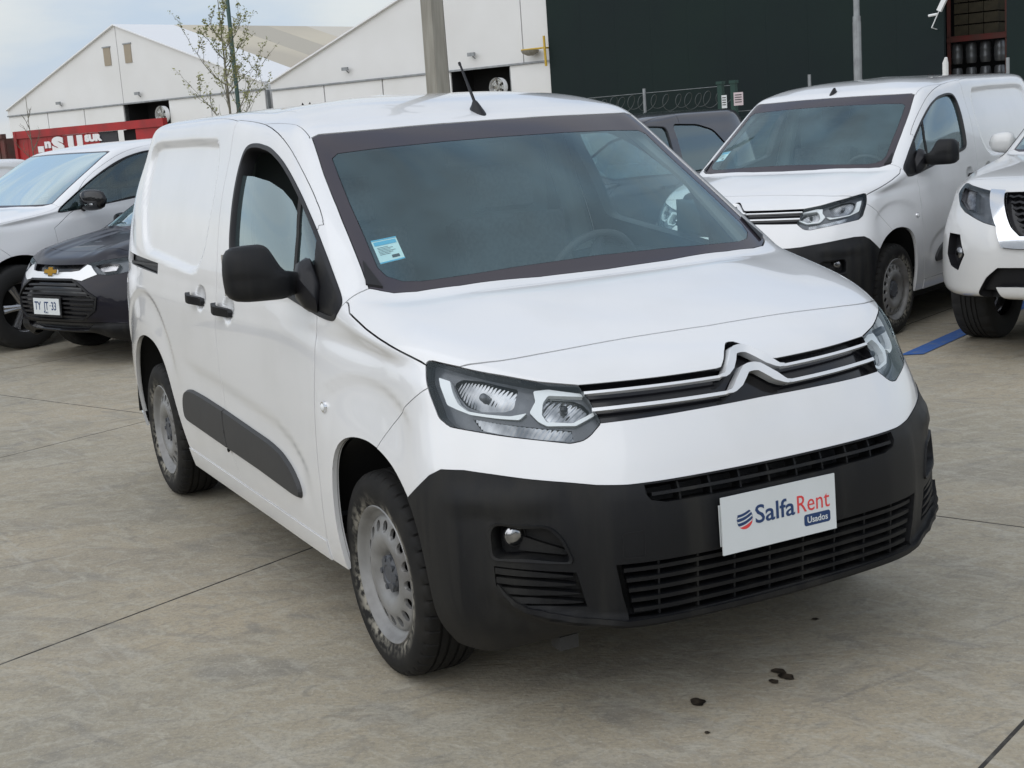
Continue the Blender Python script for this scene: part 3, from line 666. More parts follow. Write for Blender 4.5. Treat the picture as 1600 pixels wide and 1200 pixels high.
def build_van(label,step=.021):
    D=master(FR,step); D=D; N=gridnormals(D); D=van_displace(D,N); N=gridnormals(D); sf=Surf(D,N); sh=Shell(D,N)
    side=lambda c:c[:,1]>.5; front=lambda c:(c[:,0]>.2)&(c[:,2]<1.12); ws=lambda c:(c[:,0]>-1.05)&(c[:,2]>1.1); top=lambda c:c[:,2]>.99
    for P in (WIN,ARCF,ARCR,MLD,TRK): sh.cut('S',P,side,True)
    sh.cut('S',BAR,side); sh.cut('S',SAIL,side); sh.cut('S',[(x+.028,z-.004) for x,z in BAR],side)
    sh.cut('S',[(-1.399,1.552),(-1.266,1.549),(-1.074,1.531),(-.92,1.501),(-.795,1.464),(-.66,1.40)],side)
    sh.cut('S',DOORF,side); sh.cut('S',DOORT,side); sh.cut('S',BSEAM,side); sh.cut('S',[(-2.2,.355),(-1.3,.350),(-.2,.345)],side); sh.cut('S',[(-3.6,.275),(.05,.275)],side)
    sh.cut('S',FSEAM,side); sh.cut('S',HF,lambda c:(c[:,1]>.7)&(c[:,0]>-.3))
    sh.cut('T',HR,lambda c:(c[:,2]>1.08)&(c[:,0]>-.4)); sh.cut('T',HFR,lambda c:(c[:,2]>.97)&(c[:,0]>.2))
    sh.cut('T',[(-.86,.672),(-1.0,.668),(-1.3,.690),(-1.62,.700),(-2.3,.657),(-2.75,.625),(-3.3,.58)],lambda c:c[:,2]>1.6)
    sh.cut('F',WSO[:10],ws); sh.cut('F',WSC,ws)
    for P in (HL,G1,R1,G2,R2,LS): sh.cut('C',P,front,True)
    sh.cut('F',GR,lambda c:c[:,0]>.55)
    for P in (FOG,FS,SQ): sh.cut('C',P,front,True)
    sh.cut('C',BT,front); sh.cut('C',UG[:6],front); sh.cut('C',UG[:1]+UG[6:],front); sh.cut('C',LG[:6],front); sh.cut('C',LG[:1]+LG[:5:-1],front)
    sh.heal()
    c=sh.cent(); S2,F2,C2,T2=PR['S'](c),PR['F'](c),PR['C'](c),PR['T'](c); reg=np.array(['body_side']*len(c),dtype=object)
    x,y,z=c.T; sd=y>.5
    hr=np.interp(y,[p[1] for p in HR[::-1]],[p[0] for p in HR[::-1]]); hfr=np.interp(y,[p[1] for p in HFR[::-1]],[p[0] for p in HFR[::-1]]); hf=np.interp(x,[p[0] for p in HF],[p[1] for p in HF])
    gy=np.interp(-x,[.86,1.0,1.3,1.62,2.3,2.75,3.3],[.672,.668,.690,.700,.657,.625,.58])
    reg[(y<gy)&(z>1.62)&(x>-3.2)]='roof'
    doorpoly=DOORF+DOORT+BSEAM
    reg[sd&inpoly(S2,doorpoly)&(z>.33)]='front_door'
    reg[sd&(z<np.interp(x,[-2.2,-1.3,-.2],[.355,.350,.345]))&(x<-.1)]='sill'
    df=np.interp(z,[p[1] for p in DOORF],[p[0] for p in DOORF])
    seam=np.interp(z,[p[1] for p in FSEAM],[p[0] for p in FSEAM])
    fen=(x>df)&(z<1.165)&(z<hf)&(x<.45)&(x<np.where(z>.70,seam,9))&(y>.6)&(z>.275)
    # above the window's corner the A-pillar starts
    reg[fen]='fender'
    pil=(x<-.165)&(z>1.10)&(x>-.5)&(T2[:,0]<hr)&(~inpoly(S2,WIN)); reg[pil&(z>1.14)]='body_side'
    reg[(x>hr)&(x<hfr)&(z>hf-1e-6)&(z>1.0)]='hood'
    fp=(x>=hfr)&(z>.955)&(y<.76); reg[fp]='front_panel'
    bt=np.interp(-C2[:,0],[-p[0] for p in BT],[p[1] for p in BT])
    bump=((x>seam)|(z<.72))&(x>.05)&(reg!='hood')&(reg!='front_panel')&(z<.985)&~((reg=='fender')&(z>.72))
    reg[bump]='bumper_skin'; reg[bump&(z<bt)]='bumper'
    reg[(x>.3)&inpoly(C2,HL)&(z<1.05)&(z>.8)]='lamp'
    reg[(x>.6)&inpoly(F2,GR)&(reg!='lamp')]='grille'
    wsin=(x>-1.0)&inpoly(F2,WSO)&(x<hr)&(z>1.12)&(y<.777); reg[wsin]='frit'; reg[wsin&inpoly(F2,WSC)]='glass'
    win=sd&inpoly(S2,WIN)&(z>1.08); b1=bar_x(z,BAR); b3=bar_x(z,SAIL)
    gtop=np.interp(x,[-1.5,-1.399,-1.266,-1.074,-.92,-.795,-.66],[1.555,1.552,1.549,1.531,1.501,1.464,1.40])
    reg[win]='wbar'; reg[win&(x<b1)&(z<gtop)]='wlow'; reg[win&(x<b1)&(z>=gtop)]='wup'; reg[win&(x>b1+.028)]='wq'; reg[win&(x>b3)]='sail'
    reg[sd&(inpoly(S2,ARCF)|inpoly(S2,ARCR))]='del'; reg[sd&(z<.275)&(x<.05)]='del'; reg[(z<.275)&(x<-3.0)]='del'
    reg[sd&inpoly(S2,TRK)&(x<-2)]='track'
    lamp=reg=='lamp'
    for nme,P in (('R1',R1),('G1',G1),('R2',R2),('G2',G2),('LS',LS)): reg[lamp&inpoly(C2,P)]=nme
    bm_=(reg=='bumper')
    reg[bm_&inpoly(C2,UG)]='ug'; reg[bm_&inpoly(C2,LG)]='lg'; reg[bm_&inpoly(C2,FOG)]='fog'; reg[bm_&inpoly(C2,FS)]='fs'
    ids={k:list(np.nonzero(reg==k)[0]) for k in set(reg)}
    def g(*k): return [i for q in k for i in ids.get(q,[])]
    G=.0023; Wl=M['white']; root=empty('panel_van',label,'van')
    sub=lambda ks,**kw: submesh(sh,g(*ks),**kw)
    shellobj('roof',sub(['roof'],gap=.0014,depth=.012),Wl,root)
    shellobj('hood',sub(['hood'],gap=.0034,depth=.010),Wl,root)
    shellobj('front_panel',sub(['front_panel'],gap=G,depth=.010),Wl,root)
    shellobj('bumper_skin',sub(['bumper_skin'],gap=.0012,depth=.022),Wl,root)
    bp=sub(['bumper'],gap=.0006,off=.003,depth=.05); shellobj('bumper',bp,M['plastic'],root)
    shellobj('windshield',sub(['glass'],off=-.003),M['ws'],root); 
    shellobj('windshield_border',sub(['frit'],gap=.0022,off=-.0022,depth=.01),M['frit'],root)
    doorids={}
    for s in ('L','R'):
        shellobj('body_side',sub(['body_side'],gap=.0014,depth=.02),Wl,root,s)
        shellobj('sill',submesh(sh,[i for i in g('sill') if x[i]>-2.6],gap=.001,off=.004,depth=.014),Wl,root,s); shellobj('rear_sill',submesh(sh,[i for i in g('sill') if x[i]<=-2.6],gap=.001,off=.004,depth=.014),Wl,root,s)
        shellobj('fender',sub(['fender'],gap=G,depth=.022),Wl,root,s)
        d=shellobj('front_door',sub(['front_door'],gap=G,depth=.014),Wl,root,s); doorids[s]=d
        shellobj('window_seal',sub(['wbar'],off=-.004,depth=.02),M['seal'],d,s)
        shellobj('mirror_sail',sub(['sail'],off=-.002,gap=.001,depth=.01),M['plastic'],root,s)
        shellobj('quarter_glass',sub(['wq'],off=-.009),M['side'],d,s)
        glass=['wlow'] if s=='R' else ['wlow','wup']
        shellobj('window_glass',sub(glass,off=-.016),M['side'],d,s)
        # dark frame round the window opening
        bm=bmesh.new(); pth=[sf.at('S',a,b) for a,b in WIN]; 
        pth=[p for p in pth if p]; fine=[]
        for i in range(len(WIN)):
            a,b=np.array(WIN[i]),np.array(WIN[(i+1)%len(WIN)]); m_=max(1,int(np.hypot(*(b-a))/.05))
            for k in range(m_):
                q=sf.at('S',*(a+(b-a)*k/m_)); fine.append(q)
        cen=np.array([-1.0,.8,1.4]); rings=[]
        for i,(p,n_) in enumerate(fine):
            a=fine[i-1][0]; b=fine[(i+1)%len(fine)][0]; t=(b-a)/np.linalg.norm(b-a); w_=np.cross(t,n_); w_/=np.linalg.norm(w_)
            if i==0: sgn=1 if np.dot(cen-p,w_)>0 else -1
            w_=w_*sgn; sg=np.array((1,1 if s=='L' else -1,1))
            rings.append([bm.verts.new(tuple((p+w_*a_+n_*o_)*sg)) for a_,o_ in ((-.003,.0006),(-.001,.0035),(.014,.002),(.020,-.012),(.020,-.05))])
        for i in range(len(rings)):
            a,b=rings[i],rings[(i+1)%len(rings)]
            for k in range(4): bm.faces.new((a[k],a[k+1],b[k+1],b[k]))
        bobj('window_frame',bm,M['black'],d)
        # raised side mouldings, split at the door seam
        for nme,cond in (('door_moulding',lambda X:X[:,0]>np.interp(X[:,2],[.4,.503,.62,.7],[-1.43,-1.44,-1.455,-1.456])),('side_moulding',lambda X:X[:,0]<=np.interp(X[:,2],[.4,.503,.62,.7],[-1.43,-1.44,-1.455,-1.456]))):
            sel=[i for i,ok in enumerate((y>.5)&inpoly(S2,MLD)&cond(c)) if ok]
            V,F,LN,wsx=submesh(sh,sel,gap=.010,off=.014); V2,F2_,LN2,_=submesh(sh,sel,gap=.0015,off=.001)
            bV=list(V)+list(V2); n0=len(V); FF=list(F); LL=list(LN); cnt={}
            for q in F:
                for k in range(len(q)): cnt[(q[k],q[(k+1)%len(q)])]=1
            for (a,b) in list(cnt):
                if (b,a) not in cnt:
                    e1=V[a]-V[b]; w_=np.cross(e1,V2[a]-V[a]); w_=w_/(np.linalg.norm(w_)+1e-9); FF.append([b,a,a+n0,b+n0]); LL.append([w_]*4)
            shellobj(nme,(np.array(bV),FF,LL,len(FF)),M['moulding'],root if nme=='side_moulding' else d,s)
    # liner behind all the gaps
    linerids=[i for i,k in enumerate(reg) if k not in ('del','glass','frit','wlow','wup','wq','wbar','sail','track','lamp','R1','R2','G1','G2','LS','grille','ug','lg','fog','fs')]
    shellobj('inner_shell',submesh(sh,linerids,off=-.016),M['dark'],root)
    # sliding door track
    for s,sg in (('L',1),('R',-1)):
        shellobj('door_track',sub(['track'],off=-.028,gap=-.012),M['black'],root,s)
        bm=bmesh.new(); pth=[sf.at('S',a,1.150-.02*(a+2.47)/-.7) for a in np.linspace(-3.10,-2.49,12)]; pth=[(p*(1,sg,1),n*(1,sg,1)) for p,n in pth]
        ribbon(bm,pth,.006,-.026,-.006); bobj('track_rail',bm,M['moulding'],root)
    # ---- headlights
    for s,sg in (('L',1),('R',-1)):
        Hh=shellobj('headlight',sub(['lamp'],off=-.040,gap=.001),M['lampgrey'],root,s)
        V,F,LN,w_=submesh(sh,g('lamp','R1','G1','R2','G2','LS'),gap=.0015,off=0,depth=.05)
        face=(V,F[:w_],LN[:w_],w_); wall=(V,F[w_:],LN[w_:],0)
        shellobj('lamp_lens',face,M['lens'],Hh,s); shellobj('lamp_rim',wall,M['gloss'],Hh,s)
        for k in ('R1','R2'): shellobj('reflector',sub([k],off=-.055,gap=-.003),M['reflector'],Hh,s)
        shellobj('indicator',sub(['LS'],off=-.045,gap=-.001),M['reflector'],Hh,s)
        for k in ('G1','G2'): shellobj('light_guide',sub([k],off=-.022,depth=.03),M['lampwhite'],Hh,s)
        for cc,zz_,rr in ((.160,.950,.013),(-.070,.912,.012)):
            p,n=sf.at('C',cc,zz_); p=p*(1,sg,1); n=n*(1,sg,1); bm=bmesh.new()
            tube(bm,[p-n*.055,p-n*.028],[rr,rr*.9],20); tube(bm,[p-n*.028,p-n*.022],[rr*.9,rr*.55],20); bobj('bulb',bm,M['lampgrey'] if cc>0 else M['gloss'],Hh,smooth=True,angle=60)
        # black line round the lamp
        # ---- fog lamp pocket, slats
        V,F,LN,w_=submesh(sh,g('fog'),gap=0,off=.003,depth=.055); V2=V.copy(); f_=shellobj('fog_lamp_bezel',[(V,F[w_:],LN[w_:],0),submesh(sh,g('fog'),off=-.048,gap=-.002)],M['plastic'],root,s)
        bm=bmesh.new(); pts=[sf.at('C',*q) for q in FOG]; fine=[]
        for i in range(len(FOG)):
            a,b=np.array(FOG[i]),np.array(FOG[(i+1)%len(FOG)])
            for k in range(4): fine.append(sf.at('C',*(a+(b-a)*k/4)))
        cen=np.mean([p for p,_ in fine],0); R_=[]
        for p,n in fine:
            v=cen-p; v-=n*np.dot(v,n); v/=np.linalg.norm(v); R_.append([bm.verts.new(tuple((p+v*a+n*o)*(1,sg,1))) for a,o in ((-.001,.003),(.002,.009),(.011,.007),(.018,-.045))])
        for i in range(len(R_)):
            a,b=R_[i],R_[(i+1)%len(R_)]
            for k in range(3): bm.faces.new((a[k],a[k+1],b[k+1],b[k]))
        bobj('bezel_rim',bm,M['plastic'],f_)
        p,n=sf.at('C',.076,.585); p=p*(1,sg,1); n=n*(1,sg,1); d_=np.array((.93,.20*sg,0)); bm=bmesh.new()
        tube(bm,[p-n*.05,p-n*.05+d_*.035],[.029,.031],28); fl=bobj('fog_lamp',bm,M['black'],f_)
        bm=bmesh.new(); q=p-n*.05+d_*.036; tube(bm,[q,q+d_*.006,q+d_*.009],[.028,.022,.006],28); bobj('fog_lamp_lens',bm,M['reflector'],f_,angle=80)
        bm=bmesh.new(); pth=[]
        for t in np.linspace(0,1,10): p_,n_=sf.at('C',.045-.13*t,.560-.030*t); pth.append((p_*(1,sg,1),n_*(1,sg,1)))
        ribbon(bm,pth,[.020-.014*t for t in np.linspace(0,1,10)],-.05,-.030); bobj('bezel_ramp',bm,M['plastic'],f_,.003)
        V,F,LN,w_=submesh(sh,g('fs'),gap=0,off=.003,depth=.03); sl=shellobj('side_vent',[(V,F[w_:],LN[w_:],0),submesh(sh,g('fs'),off=-.024,gap=-.002)],M['plastic'],root,s)
        for k,(za,zb,ca,cb) in enumerate(((.488,.471,.112,-.100),(.462,.447,.110,-.106),(.434,.422,.098,-.115),(.409,.397,.070,-.122))):
            bm=bmesh.new(); pth=[]
            for t in np.linspace(0,1,14):
                q=sf.at('C',ca+(cb-ca)*t,za+(zb-za)*t); pth.append((q[0]*(1,sg,1),q[1]*(1,sg,1)))
            ribbon(bm,pth,[.0075*(1-t**3) +.001 for t in np.linspace(0,1,14)],-.024,.002); bobj('slat',bm,M['plastic'],sl,.0015)
        # tow-eye cover outline only on the right
    for s,sg in (('R',-1),):
        bm=bmesh.new(); pth=[sf.at('C',*q) for q in [(-.240,.583),(-.282,.585),(-.287,.580),(-.287,.518),(-.282,.513),(-.238,.515),(-.233,.520),(-.234,.578),(-.240,.583)]]
        ribbon(bm,[(p*(1,sg,1),n*(1,sg,1)) for p,n in pth],.0014,.002,.0042,cap=False); bobj('tow_eye_cover',bm,M['black'],root)
    # ---- grille
    V,F,LN,w_=submesh(sh,g('grille'),gap=0,off=0,depth=.03)
    gr=shellobj('grille',[(V,F[w_:],LN[w_:],0),submesh(sh,g('grille'),off=-.030,gap=-.002)],M['gloss'],root)
    def fp_(pts,sub_=10,o=0):
        L=[]
        for (a,b),(a2,b2) in zip(pts[:-1],pts[1:]):
            m_=max(2,int(math.hypot(a2-a,b2-b)/.02))
            for k in range(m_): L.append(sf.at('F',a+(a2-a)*k/m_,b+(b2-b)*k/m_))
        L.append(sf.at('F',*pts[-1])); return [q for q in L if q]
    bm=bmesh.new(); z1,z2=.9385,.8965
    for pts,hw,o1 in (([(.500,z1),(.40,z1),(.105,z1-.001)],.0042,.002),([(.497,z2),(.40,z2+.001),(.102,z2)],.0050,.002)):
        for s in (1,-1):
            L=fp_(pts); L=L if s==1 else mir(L)[::-1]; bm=bmesh.new(); ribbon(bm,L,hw,-.012,o1); bobj('chrome_strip',bm,M['satin'],gr,.0012)
    for zb,pk,hw in ((z1,.993,.0120),(z2,.948,.0125)):
        bm=bmesh.new(); half=[(.112,zb),(.096,zb+.001),(.086,zb+.005),(.064,zb+(pk-zb)*.36),(.042,zb+(pk-zb)*.68),(.024,zb+(pk-zb)*.93),(.012,pk-.0008),(0,pk)]
        L=[]; 
        for q in half:
            p,n=sf.at('F',*q); L.append((p,np.array((.92,0,.39))))
        L=sym(L); nh=len(half); hws=[.0040,.0058,.0078]+[hw]*(nh-3); hws=hws+hws[::-1][1:]
        ribbon(bm,L,hws,-.022,.012); bobj('chevron',bm,M['satin'],gr,.003,3)
    # ---- bumper grilles
    for nm_,reg_,rows,cs,zr,cc0 in (('upper_grille','ug',[(.6775,.0045)],np.arange(0,.43,.0955)+.048,(.652,.703),-.289),('lower_grille','lg',[(.362,.0055),(.391,.0055),(.420,.0055),(.449,.0055),(.478,.0055)],np.arange(0,.52,.118)+.059,(.343,.497),-.216)):
        V,F,LN,w_=submesh(sh,g(reg_),gap=0,off=.003,depth=.075)
        gg=shellobj(nm_,[(V,F[w_:],LN[w_:],0),submesh(sh,g(reg_),off=-.06,gap=-.002)],M['plastic'],root)
        for zr_,hw in rows:
            bm=bmesh.new(); ymax=.418 if reg_=='ug' else .512-.03*(.498-zr_)/.15
            L=[sf.at('F',a,zr_) for a in np.linspace(ymax,0,26)]; L=sym(L); ribbon(bm,L,hw,-.045,-.004 if reg_=='lg' else .001); bobj('grille_bar',bm,M['plastic'],gg,.0015)
        for yy in cs:
            for s in (1,-1):
                bm=bmesh.new(); L=[sf.at('F',yy,q) for q in np.linspace(zr[0],zr[1],5)]; L=[(p*(1,s,1),n*(1,s,1)) for p,n in L]; ribbon(bm,L,.003,-.05,-.010); bobj('grille_divider',bm,M['plastic'],gg)
    # ---- ledge under the grilles, sweeping up at the corners
    half=[(.105,.452),(.085,.425),(.060,.402),(.025,.384),(-.03,.368),(-.10,.352),(-.17,.342),(-.235,.334),(-.30,.3325),(-.40,.332),(-.50,.3315),(-.60,.331)]
    L=[]
    for (a,b),(a2,b2) in zip(half[:-1],half[1:]):
        for k in range(3): L.append(sf.at('C',a+(a2-a)*k/3,b+(b2-b)*k/3))
    L.append(sf.at('F',0.0002,.331)); L=sym(L); n_=len(L); hw=[.0018+.0052*min(1,min(i,n_-1-i)/7) for i in range(n_)]
    bm=bmesh.new(); ribbon(bm,L,hw,-.012,.011); bobj('bumper_lip',bm,M['plastic'],root,.0035,3)
    # ---- radiator seen through the lower grille
    boxobj('radiator',(.70,-.40,.34),(.74,.40,.68),M['brake'],root)
    boxobj('undertray',(-3.2,-.76,.19),(.36,.76,.30),M['dark'],root); boxobj('tow_bracket',(.57,-.60,.205),(.62,-.54,.245),M['moulding'],root)  # undertray is out of view, set low to darken the ground below
    # ---- arch liners
    for x0,rr in ((.035,.45),(-2.67,.54)):
        for sg in (1,-1):
            V=[];F=[]; n_=24
            for i in range(n_+1):
                a=math.pi*(.02+.96*i/n_)
                for yy in (.895 if x0<0 else float(np.interp(x0+rr*math.cos(a),[.15,.30,.50],[.875,.83,.74])),.52): V.append((x0+rr*math.cos(a),sg*yy,.325+rr*math.sin(a)))
            for i in range(n_): F.append((2*i,2*i+1,2*i+3,2*i+2))
            k=len(V); V.append((x0,sg*.52,.325)); F+=[(2*i+1,k,2*i+3) for i in range(n_)]
            mk('arch_liner',V,F,M['dark'],root)
    # ---- mirrors
    mirs=[]
    for sg in (1,-1):
        bm=bmesh.new(); n_=28; rings=[]
        # housing: stacked rounded sections; the lower ones run inboard into the arm
        zs= [1.166,1.170,1.180,1.198,1.220,1.236,1.246,1.256,1.272,1.295,1.318,1.334,1.343,1.347]
        out=[1.080,1.104,1.120,1.130,1.132,1.133,1.133,1.133,1.132,1.130,1.125,1.116,1.100,1.06]
        inn=[.960,.930,.905,.893,.889,.890,.900,.945,.962,.974,.985,.994,1.004,1.018]
        dep=[.026,.044,.056,.064,.066,.066,.066,.067,.066,.062,.054,.042,.026,.010]
        for z_,o_,i_,d_ in zip(zs,out,inn,dep):
            w_=(o_-i_)/2; cy=(o_+i_)/2; L=[]
            for k in range(n_):
                a=2*math.pi*k/n_; ca,sa=math.cos(a),math.sin(a)
                yy=math.copysign(abs(ca)**.6,ca)*w_; Y=cy+yy; arm=float(sstep(.97,.92,np.array(Y)))
                xx=math.copysign(abs(sa)**(.75 if sa>0 else .45),sa)*(d_ if sa>0 else d_*.55)*(1-.25*arm)
                L.append(bm.verts.new((-.478+xx-.30*(Y-1.056)-.02*arm,sg*Y,z_)))
            rings.append(L)
        for a,b in zip(rings[:-1],rings[1:]):
            for k in range(n_): bm.faces.new((a[k],a[(k+1)%n_],b[(k+1)%n_],b[k]))
        bm.faces.new(rings[0][::-1]); bm.faces.new(rings[-1])
        mr_=bobj('door_mirror',bm,M['plastic'],root,angle=55)
        bm=bmesh.new()
        for p_ in ((-.455,.915,1.172),(-.405,.915,1.172),(-.455,.915,1.232),(-.410,.915,1.232),(-.53,.868,1.150),(-.355,.880,1.118),(-.345,.885,1.16),(-.50,.852,1.285),(-.40,.868,1.262),(-.37,.892,1.20)): bm.verts.new((p_[0],sg*p_[1],p_[2]))
        bmesh.ops.convex_hull(bm,input=bm.verts[:]); bmesh.ops.subdivide_edges(bm,edges=bm.edges[:],cuts=1,smooth=.4); bobj('mirror_foot',bm,M['black'],mr_,angle=60)
        bm=bmesh.new(); rot=Matrix.Translation((-.523,sg*1.055,1.25))@Matrix.Rotation(sg*math.radians(16),4,'Z'); box(bm,(-.004,-.07,-.065),(.0,.07,.07),rot); bobj('mirror_glass',bm,M['chrome'],mr_)
        mirs.append(mr_)
    fold=lambda o,sg:setattr(o,'matrix_local',Matrix.Translation((-.62,sg*.935,0))@Matrix.Rotation(sg*math.radians(80),4,'Z')@Matrix.Translation((.44,-sg*.90,0)))
    global FOLD,MIRN
    FOLD=fold; MIRN=[m_.name for m_ in mirs]
    # ---- handles, repeaters
    for sg in (1,-1):
        for hx,hz,nm_ in ((-1.40,1.040,'door_handle'),(-1.795,1.052,'door_handle')):
            p,n=sf.at('S',hx,hz); bm=bmesh.new(); pts=[];
            for t in np.linspace(0,1,9):
                X_=hx-.085+.175*t; q,nq=sf.at('S',X_,hz+.012-.026*t); pts.append((q*(1,sg,1)+np.array((0,sg*(.012+.020*math.sin(math.pi*min(1,t*1.1+.05))),0)),np.array((0,sg,0.))))
            ribbon(bm,pts,[.010,.015,.0165,.017,.017,.017,.0165,.015,.009],-.010,.008); bobj(nm_,bm,M['plastic'],doorids['L' if sg>0 else 'R'] if hx>-1.5 else root,.0065,3)
        p,n=sf.at('S',-.287,.822); p=p*(1,sg,1); bm=bmesh.new(); tube(bm,[p+np.array((0,-.01*sg,0)),p+np.array((0,.006*sg,0))],[.020,.018],16); rp=bobj('side_repeater',bm,M['chrome'],root)
        bm=bmesh.new(); tube(bm,[p+np.array((0,.006*sg,0)),p+np.array((0,.012*sg,0))],[.013,.006],14); bobj('repeater_lens',bm,M['lampwhite'],rp,angle=80)
        # windscreen pillar cowl corner
        bm=bmesh.new(); q=[sf.at('T',-.135,.735),sf.at('T',-.175,.775),sf.at('T',-.26,.745)]
        P=[a[0]*(1,sg,1)+np.array((0,0,.006)) for a in q]; vs=[bm.verts.new(tuple(v)) for v in P]+[bm.verts.new(tuple(v-np.array((0,0,.02)))) for v in P]
        bm.faces.new(vs[:3]); bm.faces.new(vs[3:][::-1]); [bm.faces.new((vs[i],vs[(i+1)%3],vs[(i+1)%3+3],vs[i+3])) for i in range(3)]
        bobj('cowl_corner',bm,M['black'],root)
    # ---- antenna
    an=bpy.data.objects.new('antenna',None); C.objects.link(an); an.parent=root
    p,n=sf.at('T',-.85,0); bm=bmesh.new()
    rings=[]
    for k,(t,wx,wy) in enumerate(((0,.052,.026),(.012,.044,.022),(.030,.026,.014),(.042,.016,.009),(.048,.008,.006))):
        rings.append([bm.verts.new((p[0]-.010-t*.45+wx*math.cos(a),wy*math.sin(a),p[2]-.004-.012*(0)+t+ .23*(-(wx*math.cos(a)))*(1 if k<2 else .4))) for a in np.linspace(0,2*math.pi,20,endpoint=False)])
    for a,b in zip(rings[:-1],rings[1:]):
        for k in range(20): bm.faces.new((a[k],a[(k+1)%20],b[(k+1)%20],b[k]))
    bm.faces.new(rings[-1]); bobj('antenna_base',bm,M['black'],an)
    bm=bmesh.new(); tube(bm,[(p[0]-.03,0,p[2]+.035),(p[0]-.135,0,p[2]+.185)],[.0062,.0042],10); tube(bm,[(p[0]-.133,0,p[2]+.180),(p[0]-.139,0,p[2]+.19)],[.0058,.0055],10); bobj('antenna_mast',bm,M['black'],an)
    # ---- interior
    it=bpy.data.objects.new('cabin',None); C.objects.link(it); it.parent=root
    bm=bmesh.new(); V=[(-.10,1.10),(-.30,1.125),(-.47,1.12),(-.56,1.07),(-.60,.98),(-.50,.70),(-.35,.40),(0,.40)]
    prof=[]
    for yy,dz in ((-.80,-.035),(-.66,0),(-.55,.0),(-.3,-.005),(.0,.0),(.15,.006),(.24,.035),(.36,.055),(.50,.035),(.58,0),(.66,0),(.80,-.035)): prof.append([bm.verts.new((x_-(.02 if dz>0.02 and i in (2,3) else 0),yy,z_+(dz if i<4 else 0)-(.02 if i==0 else 0))) for i,(x_,z_) in enumerate(V)])
    for a,b in zip(prof[:-1],prof[1:]):
        for k in range(len(V)-1): bm.faces.new((a[k],a[k+1],b[k+1],b[k]))
    bobj('dashboard',bm,M['interior'],it,angle=50)
    bm=bmesh.new(); cen=Vector((-.70,.36,1.075)); ax=Vector((-.90,0,.43)).normalized(); e1=Vector((0,1,0)); e2=ax.cross(e1); n_=40
    ring=[cen+(e1*math.cos(2*math.pi*k/n_)+e2*math.sin(2*math.pi*k/n_))*.185 for k in range(n_+1)]; tube(bm,ring,.0155,10,False)
    for a in (0,math.pi,math.pi*1.5): tube(bm,[cen,cen+(e1*math.cos(a)+e2*math.sin(a))*.18],[.035,.014],8)
    tube(bm,[cen-ax*.01,cen+ax*.03],[.065,.05],16); tube(bm,[cen,cen-ax*.22],[.04,.05],10); bobj('steering_wheel',bm,M['interior'],it,angle=50)
    for yy in (-.36,.38):
        bm=bmesh.new(); box(bm,(-1.30,yy-.26,.52),(-.78,yy+.26,.68)); R_=Matrix.Translation((-1.27,yy,.66))@Matrix.Rotation(-.27,4,'Y'); box(bm,(-.07,-.25,0),(.07,.25,.64),R_)
        st=bobj('seat',bm,M['seat'],it,.05,4); bm=bmesh.new(); box(bm,(-.04,-.13,.68),(.05,.13,.86),R_); bobj('headrest',bm,M['seat'],st,.035,3)
    bm=bmesh.new(); box(bm,(-1.62,-.76,.35),(-1.60,.76,1.20)); box(bm,(-1.62,-.68,1.20),(-1.60,.68,1.72)); bobj('bulkhead',bm,M['blackseat'],it)
    bm=bmesh.new(); box(bm,(-1.6,-.80,.33),(0,.80,.36)); bobj('cabin_floor',bm,M['dark'],it)
    bm=bmesh.new(); box(bm,(-1.55,-.56,1.675),(-1.05,.56,1.69)); bobj('headliner',bm,M['interior2'],it)
    for sg in (1,-1):
        bm=bmesh.new(); tube(bm,[(-1.52,sg*.80,1.10),(-1.54,sg*.765,1.35),(-1.56,sg*.70,1.62),(-1.5,sg*.62,1.72)],[.07,.055,.05,.05],10); bobj('pillar_trim',bm,M['interior2'],it)
        bm=bmesh.new(); tube(bm,[(-.22,sg*.765,1.15),(-.55,sg*.72,1.42),(-.86,sg*.645,1.64)],[.028,.028,.03],8); bobj('pillar_trim',bm,M['interior2'],it)
        bm=bmesh.new(); box(bm,(-1.45,sg*.835-.03,.42),(-.40,sg*.835+.02,1.12)); bobj('door_trim',bm,M['interior'],it,.01)
    bm=bmesh.new(); box(bm,(-.86,-.06,1.625),(-.84,.06,1.635)); box(bm,(-.93,-.12,1.53),(-.90,.12,1.60)); bobj('rear_view_mirror',bm,M['interior'],it,.01)
    # ---- wheels
    proto=None
    for x_ in (0,-2.785):
        for sg in (-1,1):
            if proto is None:
                proto=w_=wheel(root,x_,sg); steel_rim(w_); tyre_obj('tyre',w_)
            else:
                w_=wheel(root,x_,sg)
                for ch in proto.children: d_=ch.copy(); C.objects.link(d_); d_.parent=w_
                if sg>0 : pass
    return root,sf
vanroot,vansurf=build_van('white panel van with black bumper and dealer board, half-open side window, nearest and largest')
# ------------------------------------------------------------------ dealer board, windscreen sticker on the near van
def plane_obj(name,w,h,t,mt,parent,mtx,bevel=0):
    bm=bmesh.new(); box(bm,(0,0,-t),(w,h,0),mtx); return bobj(name,bm,mt,parent,bevel)
# board: local x along +Y, local y up, facing +X
BM=Matrix(((-.02,-.08,1,.919),(1,.045,0,-.242),(-.010,.996,.08,.485),(0,0,0,1)))
bw,bh=.400,.158
pb=bpy.data.objects.new('dealer_board',None); C.objects.link(pb); pb.parent=vanroot; pb['label']='white advertising board fixed over the number plate'
plane_obj('board_panel',bw,bh,.004,M['board'],pb,BM,.0008)
def T(x,y,z=.0006): return BM@Matrix.Translation((x,y,z))
k=bw/1200.
